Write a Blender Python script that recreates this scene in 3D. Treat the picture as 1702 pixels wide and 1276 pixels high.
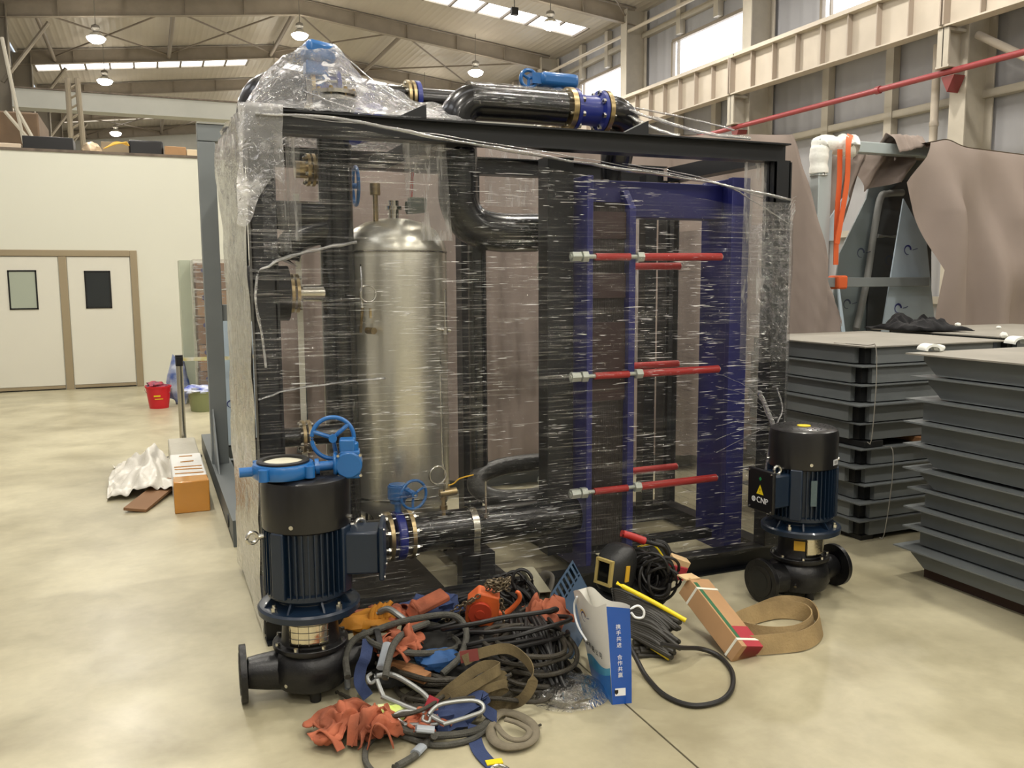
import bpy, math, random
import numpy as np
from mathutils import Vector, Matrix, Euler, noise as mnoise
for _o in list(bpy.data.objects): bpy.data.objects.remove(_o)
S = bpy.context.scene
COL = S.collection
random.seed(7)
PI = math.pi
# ------------------------------------------------------------------ camera
CAM_H = 1.65; FPX = 1446.0; YAW, PITCH, ROLL = 0.39494, 0.11965, -0.0055
_f = Vector((math.sin(YAW)*math.cos(PITCH), math.cos(YAW)*math.cos(PITCH), -math.sin(PITCH)))
_r = Vector((math.cos(YAW), -math.sin(YAW), 0)); _u = _r.cross(_f)
_r, _u = _r*math.cos(ROLL)+_u*math.sin(ROLL), _u*math.cos(ROLL)-_r*math.sin(ROLL)
cam = bpy.data.cameras.new('camera'); cam.sensor_width = 36.0; cam.lens = 36.0*FPX/1702.0
cam.clip_end = 200; cam.clip_start = 0.05
camo = bpy.data.objects.new('camera', cam); COL.objects.link(camo)
camo.matrix_world = Matrix(((_r.x, _u.x, -_f.x, 0), (_r.y, _u.y, -_f.y, 0), (_r.z, _u.z, -_f.z, CAM_H), (0, 0, 0, 1)))
S.camera = camo
def at(px, py, axis='z', val=0.0):
    """world point where the sight line of a photo point meets a real plane (used to measure positions)"""
    d = _f + _r*((px-851)/FPX) - _u*((py-638)/FPX)
    i = 'xyz'.index(axis); c = Vector((0, 0, CAM_H))
    return c + d*((val-c[i])/d[i])
# ------------------------------------------------------------------ world, light, exposure
w = bpy.data.worlds.new('sky'); S.world = w; w.use_nodes = True
w.node_tree.nodes['Background'].inputs[0].default_value = (0.82, 0.9, 1.0, 1)
w.node_tree.nodes['Background'].inputs[1].default_value = 1.2
S.view_settings.view_transform = 'Standard'; S.view_settings.look = 'None'
S.view_settings.exposure = -0.12
S.view_settings.gamma = 1.0; S.view_settings.use_curve_mapping = False
LAMP_W = 205.0; LAMP_COL = (1.0, 0.945, 0.85)
WIN_E = 4.5; SKY_E = 4.0
def area(name, loc, rot, sx, sy, power, col):
    l = bpy.data.lights.new(name, 'AREA'); l.shape = 'RECTANGLE'; l.size = sx; l.size_y = sy
    l.energy = power; l.color = col
    o = bpy.data.objects.new(name, l); o.location = loc; o.rotation_euler = rot; COL.objects.link(o); return o
# ------------------------------------------------------------------ materials
MATS = {}
def mat(name, col, rough=0.5, metal=0.0, var=0.0, vscale=4.0, bump=0.0, bscale=40.0, spec=None, stretch=None, col2=None, coat=0.0, emit=None, estr=0.0, detail=4.0):
    if name in MATS: return MATS[name]
    m = bpy.data.materials.new(name); m.use_nodes = True; nt = m.node_tree; b = nt.nodes['Principled BSDF']
    c = (*col, 1.0)
    b.inputs['Base Color'].default_value = c; b.inputs['Roughness'].default_value = rough; b.inputs['Metallic'].default_value = metal
    if coat: b.inputs['Coat Weight'].default_value = coat; b.inputs['Coat Roughness'].default_value = 0.08
    if spec is not None: b.inputs['Specular IOR Level'].default_value = spec
    if emit: b.inputs['Emission Color'].default_value = (*emit, 1); b.inputs['Emission Strength'].default_value = estr
    tc = nt.nodes.new('ShaderNodeTexCoord'); mp = nt.nodes.new('ShaderNodeMapping'); nt.links.new(tc.outputs['Object'], mp.inputs[0])
    if stretch: mp.inputs['Scale'].default_value = stretch
    if var or col2:
        n = nt.nodes.new('ShaderNodeTexNoise'); n.inputs['Scale'].default_value = vscale; n.inputs['Detail'].default_value = detail
        nt.links.new(mp.outputs[0], n.inputs[0])
        r = nt.nodes.new('ShaderNodeValToRGB'); r.color_ramp.elements[0].position = 0.35; r.color_ramp.elements[1].position = 0.68
        k = col2 if col2 else tuple(max(0, x*(1-var)) for x in col)
        r.color_ramp.elements[0].color = (*k, 1); r.color_ramp.elements[1].color = c
        nt.links.new(n.outputs['Fac'], r.inputs[0]); nt.links.new(r.outputs[0], b.inputs['Base Color'])
    if bump:
        n2 = nt.nodes.new('ShaderNodeTexNoise'); n2.inputs['Scale'].default_value = bscale; n2.inputs['Detail'].default_value = 3
        nt.links.new(mp.outputs[0], n2.inputs[0])
        bp = nt.nodes.new('ShaderNodeBump'); bp.inputs['Strength'].default_value = bump; bp.inputs['Distance'].default_value = 0.01
        nt.links.new(n2.outputs['Fac'], bp.inputs['Height']); nt.links.new(bp.outputs[0], b.inputs['Normal'])
    MATS[name] = m; return m
def rib_mat(name, col, axis, period, depth, rough=0.5, var=0.1):
    """sheet metal with pressed ribs along one axis"""
    m = mat(name, col, rough, 0, var=var, vscale=0.6); nt = m.node_tree; b = nt.nodes['Principled BSDF']
    tc = nt.nodes.new('ShaderNodeTexCoord'); sp = nt.nodes.new('ShaderNodeSeparateXYZ'); nt.links.new(tc.outputs['Object'], sp.inputs[0])
    a = nt.nodes.new('ShaderNodeMath'); a.operation = 'MULTIPLY'; a.inputs[1].default_value = 2*PI/period; nt.links.new(sp.outputs[axis], a.inputs[0])
    s = nt.nodes.new('ShaderNodeMath'); s.operation = 'SINE'; nt.links.new(a.outputs[0], s.inputs[0])
    p = nt.nodes.new('ShaderNodeMath'); p.operation = 'POWER'; p.inputs[1].default_value = 4; nt.links.new(s.outputs[0], p.inputs[0])
    bp = nt.nodes.new('ShaderNodeBump'); bp.inputs['Strength'].default_value = 1.0; bp.inputs['Distance'].default_value = depth
    nt.links.new(p.outputs[0], bp.inputs['Height']); nt.links.new(bp.outputs[0], b.inputs['Normal']); return m
def emis(name, col, strength):
    m = bpy.data.materials.new(name); m.use_nodes = True; nt = m.node_tree; nt.nodes.clear()
    e = nt.nodes.new('ShaderNodeEmission'); e.inputs[0].default_value = (*col, 1); e.inputs[1].default_value = strength
    o = nt.nodes.new('ShaderNodeOutputMaterial'); nt.links.new(e.outputs[0], o.inputs[0]); return m
def film_mat(name, clear, haze, gloss, sx, sz, bump, rough=0.07, tint=(0.95, 0.95, 0.93), sy=None, wr=0.0, glint_dash=(7, 130, 0.0), frs=0.8):
    """clear stretch film: stays see-through, shines where it is stretched into fine ridges, milky where layers overlap"""
    m = bpy.data.materials.new(name); m.use_nodes = True; nt = m.node_tree; nt.nodes.clear(); N = nt.nodes.new; L = nt.links.new
    tc = N('ShaderNodeTexCoord'); mp = N('ShaderNodeMapping'); mp.inputs['Scale'].default_value = (sx, sy if sy else sx, sz)
    mp.inputs['Rotation'].default_value = (0, math.radians(-2.5), 0)
    L(tc.outputs['Object'], mp.inputs[0])
    n = N('ShaderNodeTexNoise'); n.inputs['Scale'].default_value = 1.0; n.inputs['Detail'].default_value = 5; n.inputs['Roughness'].default_value = 0.65
    n.inputs['Distortion'].default_value = 0.35
    L(mp.outputs[0], n.inputs[0])
    n2 = N('ShaderNodeTexNoise'); n2.inputs['Scale'].default_value = 2.2; n2.inputs['Detail'].default_value = 3; L(tc.outputs['Object'], n2.inputs[0])
    big = N('ShaderNodeMapRange'); big.inputs[1].default_value = 0.35; big.inputs[2].default_value = 0.7; L(n2.outputs['Fac'], big.inputs[0])
    st = N('ShaderNodeMapRange'); st.inputs[1].default_value = 0.52; st.inputs[2].default_value = 0.72; L(n.outputs['Fac'], st.inputs[0])
    bp = N('ShaderNodeBump'); bp.inputs['Strength'].default_value = 1.0; bp.inputs['Distance'].default_value = bump
    L(n.outputs['Fac'], bp.inputs['Height'])
    nrm = bp.outputs[0]
    if wr:
        n3 = N('ShaderNodeTexNoise'); n3.inputs['Scale'].default_value = 22; n3.inputs['Detail'].default_value = 3; n3.inputs['Distortion'].default_value = 1.2
        L(tc.outputs['Object'], n3.inputs[0]); b2 = N('ShaderNodeBump'); b2.inputs['Distance'].default_value = wr; b2.inputs['Strength'].default_value = 1
        L(n3.outputs['Fac'], b2.inputs['Height']); L(nrm, b2.inputs['Normal']); nrm = b2.outputs[0]
    tr = N('ShaderNodeBsdfTransparent'); tr.inputs[0].default_value = (*[0.5+0.5*clear]*3, 1)
    gl = N('ShaderNodeBsdfGlossy'); gl.inputs['Roughness'].default_value = rough; L(nrm, gl.inputs['Normal'])
    df = N('ShaderNodeBsdfDiffuse'); df.inputs[0].default_value = (*tint, 1)
    tl = N('ShaderNodeBsdfTranslucent'); tl.inputs[0].default_value = (*tint, 1)
    dm = N('ShaderNodeMixShader'); dm.inputs[0].default_value = 0.45; L(df.outputs[0], dm.inputs[1]); L(tl.outputs[0], dm.inputs[2])
    # lamp glints painted in as diffuse white: short dashes in loose clusters
    mp2 = N('ShaderNodeMapping'); mp2.inputs['Scale'].default_value = (glint_dash[0], glint_dash[0], glint_dash[1]); mp2.inputs['Rotation'].default_value = (0, math.radians(-3.5), 0); L(tc.outputs['Object'], mp2.inputs[0])
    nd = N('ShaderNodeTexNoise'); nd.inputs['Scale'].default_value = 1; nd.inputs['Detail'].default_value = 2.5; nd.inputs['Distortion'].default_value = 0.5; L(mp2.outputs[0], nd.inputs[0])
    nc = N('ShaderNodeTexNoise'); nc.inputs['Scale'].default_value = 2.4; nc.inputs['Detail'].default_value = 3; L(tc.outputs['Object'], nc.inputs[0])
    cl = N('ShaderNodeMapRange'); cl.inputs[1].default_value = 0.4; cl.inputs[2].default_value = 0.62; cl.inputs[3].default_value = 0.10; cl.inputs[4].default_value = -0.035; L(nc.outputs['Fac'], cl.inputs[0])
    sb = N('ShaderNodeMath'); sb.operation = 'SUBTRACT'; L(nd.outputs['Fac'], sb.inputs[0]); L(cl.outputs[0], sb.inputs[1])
    ds = N('ShaderNodeMapRange'); ds.inputs[1].default_value = 0.655; ds.inputs[2].default_value = 0.70; ds.inputs[3].default_value = 0; ds.inputs[4].default_value = glint_dash[2]; L(sb.outputs[0], ds.inputs[0])
    # haze amount
    hz = N('ShaderNodeMath'); hz.operation = 'MULTIPLY_ADD'; hz.inputs[1].default_value = haze*1.6; hz.inputs[2].default_value = haze*0.3; L(st.outputs[0], hz.inputs[0])
    hz2 = N('ShaderNodeMath'); hz2.operation = 'MULTIPLY_ADD'; hz2.inputs[1].default_value = haze*0.5; L(big.outputs[0], hz2.inputs[0]); L(hz.outputs[0], hz2.inputs[2])
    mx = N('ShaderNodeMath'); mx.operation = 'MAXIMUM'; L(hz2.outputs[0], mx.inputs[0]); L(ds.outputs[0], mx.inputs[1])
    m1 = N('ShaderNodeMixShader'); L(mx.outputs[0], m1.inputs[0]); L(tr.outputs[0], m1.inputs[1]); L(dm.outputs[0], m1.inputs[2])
    fr = N('ShaderNodeFresnel'); fr.inputs[0].default_value = 1.4; L(nrm, fr.inputs['Normal'])
    ga = N('ShaderNodeMath'); ga.operation = 'MULTIPLY'; L(st.outputs[0], ga.inputs[0]); L(big.outputs[0], ga.inputs[1])
    fs = N('ShaderNodeMath'); fs.operation = 'MULTIPLY'; fs.inputs[1].default_value = frs; L(fr.outputs[0], fs.inputs[0])
    g2 = N('ShaderNodeMath'); g2.operation = 'MULTIPLY_ADD'; g2.inputs[1].default_value = gloss; L(ga.outputs[0], g2.inputs[0]); L(fs.outputs[0], g2.inputs[2])
    g2.use_clamp = True
    m2 = N('ShaderNodeMixShader'); L(g2.outputs[0], m2.inputs[0]); L(m1.outputs[0], m2.inputs[1]); L(gl.outputs[0], m2.inputs[2])
    o = N('ShaderNodeOutputMaterial'); L(m2.outputs[0], o.inputs[0]); return m
# ------------------------------------------------------------------ mesh builder
def V(*a): return Vector(a)
def frame_of(d, up=None):
    d = Vector(d).normalized(); up = Vector(up) if up is not None else (Vector((0, 0, 1)) if abs(d.z) < 0.9 else Vector((1, 0, 0)))
    a = d.cross(up).normalized(); b = a.cross(d).normalized(); return a, b, d
def catmull(pts, k=6, closed=False):
    P = [Vector(p) for p in pts]; n = len(P); out = []
    if n < 3: return P
    rng = n if closed else n-1
    for i in range(rng):
        p0 = P[(i-1) % n] if closed or i > 0 else P[0]*2-P[1]
        p1 = P[i]; p2 = P[(i+1) % n]; p3 = P[(i+2) % n] if closed or i+2 < n else P[-1]*2-P[-2]
        for j in range(k):
            t = j/k; out.append(0.5*((2*p1)+(p2-p0)*t+(2*p0-5*p1+4*p2-p3)*t*t+(3*p1-p0-3*p2+p3)*t**3))
    if not closed: out.append(P[-1])
    return out
class MB:
    def __init__(s): s.v = []; s.f = []
    def add(s, vs, fs):
        o = len(s.v); s.v += [tuple(x) for x in vs]; s.f += [tuple(i+o for i in f) for f in fs]; return s
    def box(s, c, d, rot=None, taper=None):
        x, y, z = d[0]/2, d[1]/2, d[2]/2; vs = [Vector((a*x, b*y, e*z)) for e in (-1, 1) for b in (-1, 1) for a in (-1, 1)]
        if taper: vs = [Vector((v.x*(taper if v.z < 0 else 1), v.y*(taper if v.z < 0 else 1), v.z)) for v in vs]
        if rot is not None:
            R = rot if isinstance(rot, Matrix) else Euler(rot).to_matrix(); vs = [R @ v for v in vs]
        c = Vector(c); return s.add([v+c for v in vs], [(0, 2, 3, 1), (4, 5, 7, 6), (0, 1, 5, 4), (2, 6, 7, 3), (0, 4, 6, 2), (1, 3, 7, 5)])
    def bx(s, x0, x1, y0, y1, z0, z1): return s.box(((x0+x1)/2, (y0+y1)/2, (z0+z1)/2), (abs(x1-x0), abs(y1-y0), abs(z1-z0)))
    def cyl(s, p0, p1, r, r2=None, n=24, cap=True):
        p0 = Vector(p0); p1 = Vector(p1); r2 = r if r2 is None else r2; a, b, d = frame_of(p1-p0)
        vs = [p+(a*math.cos(t)+b*math.sin(t))*q for p, q in ((p0, r), (p1, r2)) for t in [2*PI*i/n for i in range(n)]]
        fs = [(i, i+n, (i+1) % n+n, (i+1) % n) for i in range(n)]
        if cap: fs += [tuple(range(n)), tuple(range(2*n-1, n-1, -1))]
        return s.add(vs, fs)
    def lathe(s, prof, c=(0, 0, 0), axis=(0, 0, 1), n=40, close=False):
        a, b, d = frame_of(axis); c = Vector(c); m = len(prof)
        vs = [c+d*z+(a*math.cos(2*PI*i/n)+b*math.sin(2*PI*i/n))*r for r, z in prof for i in range(n)]
        fs = [(j*n+i, j*n+(i+1) % n, (j+1)*n+(i+1) % n, (j+1)*n+i) for j in range(m-1) for i in range(n)]
        if close: fs += [((m-1)*n+i, (m-1)*n+(i+1) % n, (i+1) % n, i) for i in range(n)]
        else:
            if prof[0][0] > 1e-6: fs.append(tuple(range(n-1, -1, -1)))
            if prof[-1][0] > 1e-6: fs.append(tuple((m-1)*n+i for i in range(n)))
        return s.add(vs, fs)
    def tube(s, pts, r, n=8, closed=False, k=6, flat=1.0, cap=True):
        P = catmull(pts, k, closed); m = len(P); vs = []; up = None; a = None
        rr = r if callable(r) else (lambda t: r)
        for i, p in enumerate(P):
            d = (P[(i+1) % m]-P[i-1]) if closed else (P[min(i+1, m-1)]-P[max(i-1, 0)])
            if d.length < 1e-9: d = Vector((1, 0, 0))
            d.normalize()
            if a is None: a, b, _ = frame_of(d)
            else:
                a = a-d*a.dot(d)
                if a.length < 1e-6: a, b, _ = frame_of(d)
                a.normalize(); b = d.cross(a) 
            q = rr(i/max(1, m-1))
            vs += [p+(a*math.cos(2*PI*j/n)+b*math.sin(2*PI*j/n)*flat)*q for j in range(n)]
        fs = [(i*n+j, ((i+1) % m)*n+j, ((i+1) % m)*n+(j+1) % n, i*n+(j+1) % n) for i in range(m if closed else m-1) for j in range(n)]
        if not closed and cap: fs += [tuple(range(n)), tuple(range(m*n-1, (m-1)*n-1, -1))]
        return s.add(vs, fs)
    def ribbon(s, pts, width, th=0.003, k=6, closed=False, side=None, twist=None):
        """flat strap following points; side = direction of its width"""
        P = catmull(pts, k, closed); m = len(P); vs = []
        for i, p in enumerate(P):
            d = (P[(i+1) % m]-P[i-1]) if closed else (P[min(i+1, m-1)]-P[max(i-1, 0)]); d.normalize()
            sd = side(i/(m-1)) if callable(side) else (side if side is not None else (0, 0, 1)); sd = Vector(sd); sd = sd-d*sd.dot(d)
            if sd.length < 1e-4: sd = frame_of(d)[0]
            sd.normalize(); nn = d.cross(sd); h = width/2; t = th/2
            vs += [p+sd*h+nn*t, p-sd*h+nn*t, p-sd*h-nn*t, p+sd*h-nn*t]
        fs = [(i*4+j, ((i+1) % m)*4+j, ((i+1) % m)*4+(j+1) % 4, i*4+(j+1) % 4) for i in range(m if closed else m-1) for j in range(4)]
        if not closed: fs += [(0, 1, 2, 3), ((m-1)*4+3, (m-1)*4+2, (m-1)*4+1, (m-1)*4)]
        return s.add(vs, fs)
    def prism(s, poly, origin, ax, ay, depth):
        """2D outline (list of x,y) extruded along ax x ay by depth"""
        o = Vector(origin); ax = Vector(ax); ay = Vector(ay); d = ax.cross(ay).normalized()*depth; n = len(poly)
        vs = [o+ax*x+ay*y for x, y in poly]+[o+ax*x+ay*y+d for x, y in poly]
        return s.add(vs, [tuple(range(n-1, -1, -1)), tuple(range(n, 2*n))]+[(i, (i+1) % n, (i+1) % n+n, i+n) for i in range(n)])
    def grid(s, fn, nu, nv):
        vs = [fn(i/nu, j/nv) for j in range(nv+1) for i in range(nu+1)]; w_ = nu+1
        return s.add(vs, [(j*w_+i, j*w_+i+1, (j+1)*w_+i+1, (j+1)*w_+i) for j in range(nv) for i in range(nu)])
    def hexbolt(s, p, d, r=0.012, l=0.012): return s.cyl(p, Vector(p)+Vector(d).normalized()*l, r, n=6)
def wmat(o):
    M = Matrix.LocRotScale(o.location, o.rotation_euler, o.scale)
    return (wmat(o.parent) @ o.matrix_parent_inverse @ M) if o.parent else M
def obj(name, mb, m, parent=None, world=False, bevel=0, smooth=35, solid=0, sub=0):
    me = bpy.data.meshes.new(name); me.from_pydata(mb.v, [], mb.f); me.validate(); me.update()
    if smooth:
        me.shade_smooth(); me.set_sharp_from_angle(angle=math.radians(smooth))
    me.materials.append(m); o = bpy.data.objects.new(name, me); COL.objects.link(o)
    if parent:
        o.parent = parent
        if world: o.matrix_parent_inverse = wmat(parent).inverted()
    if solid: q = o.modifiers.new('thick', 'SOLIDIFY'); q.thickness = solid; q.offset = 0
    if sub: q = o.modifiers.new('sub', 'SUBSURF'); q.levels = sub; q.render_levels = sub
    if bevel: q = o.modifiers.new('bevel', 'BEVEL'); q.width = bevel; q.segments = 2; q.limit_method = 'ANGLE'; q.angle_limit = math.radians(50)
    return o
def tag(o, label, cat, group=None, kind=None):
    o['label'] = label; o['category'] = cat
    if group: o['group'] = group
    if kind: o['kind'] = kind
    return o
def thing(name, label, cat, loc=(0, 0, 0), rotz=0, group=None):
    o = bpy.data.objects.new(name, None); o.empty_display_size = 0.05; COL.objects.link(o)
    o.location = loc; o.rotation_euler = (0, 0, rotz); return tag(o, label, cat, group)
def struct(name, mb, m, **k):
    o = obj(name, mb, m, **k)
    if not k.get('parent'): o['kind'] = 'structure'
    return o
def copy_tree(o, parent=None):
    c = o.copy(); COL.objects.link(c)
    if parent: c.parent = parent
    for ch in list(o.children): copy_tree(ch, c)
    return c
def text_mb(txt, size, R, origin, ext=0.0004, align='CENTER'):
    """lettering as real thin geometry; R maps text x,y to the surface"""
    cu = bpy.data.curves.new('t', 'FONT'); cu.body = txt; cu.size = size; cu.align_x = align; cu.align_y = 'CENTER'; cu.extrude = ext
    to = bpy.data.objects.new('t', cu); COL.objects.link(to); bpy.context.view_layer.update()
    me = bpy.data.meshes.new_from_object(to.evaluated_get(bpy.context.evaluated_depsgraph_get()))
    mb = MB(); o = Vector(origin); mb.add([o+R @ v.co for v in me.vertices], [tuple(p.vertices) for p in me.polygons])
    bpy.data.objects.remove(to); bpy.data.curves.remove(cu); bpy.data.meshes.remove(me); return mb
def axes(ax, ay):
    ax = Vector(ax).normalized(); ay = Vector(ay).normalized(); az = ax.cross(ay); return Matrix((ax, ay, az)).transposed()
def nz(p, s=1.0): return mnoise.noise(Vector(p)*s)
def C(r, g, b): return tuple(((x/255)/12.92 if x/255 <= 0.04045 else ((x/255+0.055)/1.055)**2.4) for x in (r, g, b))
# ------------------------------------------------------------------ palette
M_roof = rib_mat('roof_sheet', C(178, 170, 158), 0, 0.4, 0.008, 0.5)
M_rafter = mat('rafter_paint', C(140, 130, 116), 0.55, var=0.12)
M_brace = mat('brace_paint', C(120, 110, 98), 0.6)
M_wallsheet = rib_mat('wall_sheet', C(160, 160, 164), 1, 0.9, 0.015, 0.5)
M_col = mat('column_paint', C(175, 168, 155), 0.5, var=0.1)
M_crane = mat('runway_paint', C(190, 180, 166), 0.5, var=0.12, vscale=1.5)
M_cranerib = mat('runway_rib', C(156, 144, 132), 0.5)
M_girder = mat('girder_paint', C(178, 178, 170), 0.5, var=0.12, vscale=1)
M_dust = mat('dusty_flange', C(120, 108, 96), 0.8, var=0.4, vscale=8)
M_red = mat('red_pipe', C(140, 54, 58), 0.4)
M_white = mat('partition_panel', C(222, 222, 208), 0.42, var=0.03, vscale=0.5)
M_doorp = mat('door_panel', C(220, 218, 206), 0.4)
M_doorf = mat('door_trim', C(158, 144, 118), 0.45, metal=0.2)
M_blk = mat('skid_black', C(21, 24, 28), 0.38, var=0.15, vscale=3)
M_blkpipe = mat('pipe_black', C(15, 16, 18), 0.25, coat=0.3, bump=0.05, bscale=60)
M_blkm = mat('matt_black', C(20, 20, 21), 0.5)
M_cast = mat('cast_black', C(16, 16, 18), 0.38, bump=0.12, bscale=90)
M_navy = mat('motor_navy', C(16, 33, 52), 0.38, coat=0.15, bump=0.06, bscale=120)
M_fan = mat('fan_cowl', C(17, 16, 17), 0.34, coat=0.2)
M_blue = mat('valve_blue', C(26, 98, 164), 0.3, coat=0.3, bump=0.05, bscale=80)
M_blue2 = mat('valve_royal', C(32, 46, 128), 0.35, coat=0.2)
M_plate = mat('exchanger_blue', C(30, 34, 102), 0.42, var=0.08)
M_steel = mat('stainless', C(200, 196, 184), 0.22, metal=1.0, var=0.1, vscale=2, bump=0.05, bscale=14)
M_tank = mat('tank_stainless', C(224, 221, 206), 0.3, metal=0.8, var=0.08, vscale=3, stretch=(3, 3, 0.4))
M_chrome = mat('bolt_zinc', C(205, 203, 195), 0.25, metal=1.0)
M_brass = mat('flange_zinc', C(190, 170, 128), 0.3, metal=0.9, var=0.3, vscale=20)
M_sleeve = mat('red_sleeve', C(180, 46, 42), 0.4, var=0.1)
M_gask = mat('gasket_brown', C(50, 33, 31), 0.6)
M_galv = mat('galvanised_nut', C(190, 196, 186), 0.45, metal=0.4)
M_grey = mat('primer_grey', C(120, 126, 127), 0.5, var=0.1, vscale=3)
M_greyd = mat('primer_grey_dark', C(92, 98, 99), 0.5, var=0.12, vscale=2.5)
M_lid = mat('tray_lid', C(150, 146, 136), 0.5, var=0.18, vscale=4)
M_tray = mat('tray_paint', C(112, 117, 118), 0.45, var=0.12, vscale=2)
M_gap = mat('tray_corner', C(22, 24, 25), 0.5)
M_cloth = mat('brown_cloth', C(142, 129, 121), 0.85, var=0.10, vscale=1.6, bump=0.15, bscale=300)
M_foam = mat('white_foam', C(236, 238, 232), 0.7, bump=0.3, bscale=40)
M_orange = mat('orange_web', C(214, 96, 46), 0.7, bump=0.1, bscale=200)
M_filmp = mat('masked_panel', C(178, 194, 206), 0.35, var=0.08)
M_filmg = mat('masked_grey', C(120, 130, 132), 0.4, var=0.12, vscale=2)
M_ink = mat('ink_blue', C(38, 42, 110), 0.5)
M_card = mat('cardboard', C(176, 138, 98), 0.8, var=0.12, vscale=6)
M_cardd = mat('cardboard_dark', C(140, 104, 72), 0.8)
M_tape = mat('brown_tape', C(206, 142, 58), 0.22, var=0.1, coat=0.4)
M_whitep = mat('white_plastic', C(226, 226, 222), 0.35, bump=0.2, bscale=20)
M_bucket = mat('red_plastic', C(204, 30, 44), 0.35)
M_green = mat('green_plastic', C(128, 134, 92), 0.45)
M_bagblue = mat('blue_paper', C(24, 84, 176), 0.25, coat=0.3)
M_bagwhite = mat('white_paper', C(232, 230, 222), 0.4, coat=0.2)
M_bagteal = mat('teal_print', C(40, 130, 176), 0.4, col2=C(92, 168, 200), vscale=9)
M_rope = mat('rope_grey', C(80, 79, 72), 0.85, var=0.3, vscale=40, bump=0.4, bscale=160)
M_wire = mat('oily_wire_rope', C(58, 53, 42), 0.6, var=0.35, vscale=30, bump=0.4, bscale=200)
M_cable = mat('black_cable', C(27, 26, 25), 0.5, var=0.2, vscale=20)
M_web = mat('old_webbing', C(112, 98, 68), 0.9, var=0.3, vscale=18, bump=0.2, bscale=120)
M_canvas = mat('canvas_hose', C(164, 140, 98), 0.9, var=0.25, vscale=10, bump=0.3, bscale=90)
M_strapblue = mat('blue_webbing', C(44, 60, 100), 0.8, var=0.2, vscale=14, bump=0.15, bscale=160)
M_coral = mat('coral_webbing', C(176, 98, 68), 0.85, var=0.45, vscale=9, bump=0.15, bscale=120)
M_alu = mat('forged_alu', C(150, 152, 150), 0.4, metal=0.7)
M_sleevep = mat('clear_sleeve', C(150, 156, 162), 0.3, coat=0.3)
M_hoist = mat('hoist_orange', C(218, 104, 50), 0.5, var=0.2, vscale=12)
M_chain = mat('chain_steel', C(120, 108, 88), 0.45, metal=0.7)
M_wood = mat('wood_block', C(168, 118, 76), 0.8, var=0.25, vscale=8, stretch=(1, 6, 1))
M_crate = mat('crate_blue', C(38, 66, 92), 0.4, var=0.15, vscale=6)
M_yel = mat('yellow_plastic', C(232, 206, 30), 0.35)
M_gold = mat('visor_frame', C(176, 158, 96), 0.4)
M_glassd = mat('dark_glass', C(12, 14, 14), 0.08)
M_dred = mat('print_red', C(164, 44, 56), 0.6)
M_dgreen = mat('print_green', C(44, 98, 62), 0.6)
M_strapw = mat('white_band', C(224, 222, 208), 0.4)
M_label = mat('label_silver', C(196, 198, 200), 0.4)
M_lablack = mat('label_black', C(16, 16, 18), 0.35)
M_lyel = mat('label_yellow', C(214, 168, 48), 0.5)
M_lwhite = mat('print_white', C(235, 238, 240), 0.4)
F_front = film_mat('stretch_film', 0.95, 0.022, 0.8, 2.6, 110, 0.008, 0.10, tint=(1, 1, 0.98), glint_dash=(8, 210, 0.95), frs=0.4)
F_crush = film_mat('stretch_film_crushed', 0.94, 0.02, 0.5, 12, 40, 0.015, 0.14, tint=(1, 1, 1), wr=0.01, glint_dash=(22, 90, 0.8), frs=0.3)
F_side = film_mat('stretch_film_layers', 0.8, 0.62, 0.35, 6, 22, 0.012, 0.16, tint=(0.85, 0.83, 0.76), wr=0.006)
F_top = film_mat('stretch_film_tent', 0.93, 0.46, 0.9, 7, 7, 0.02, 0.12, tint=(1, 1, 1), wr=0.03, glint_dash=(14, 22, 0.8))
F_strip = film_mat('stretch_film_fold', 0.9, 0.34, 0.5, 20, 3, 0.01, 0.12, tint=(0.88, 0.87, 0.84))
F_rope = film_mat('stretch_film_rope', 0.85, 0.6, 0.8, 8, 60, 0.01, 0.12, tint=(0.9, 0.9, 0.88))
F_gath = film_mat('stretch_film_strand', 0.9, 0.42, 0.7, 4, 60, 0.008, 0.14)
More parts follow.
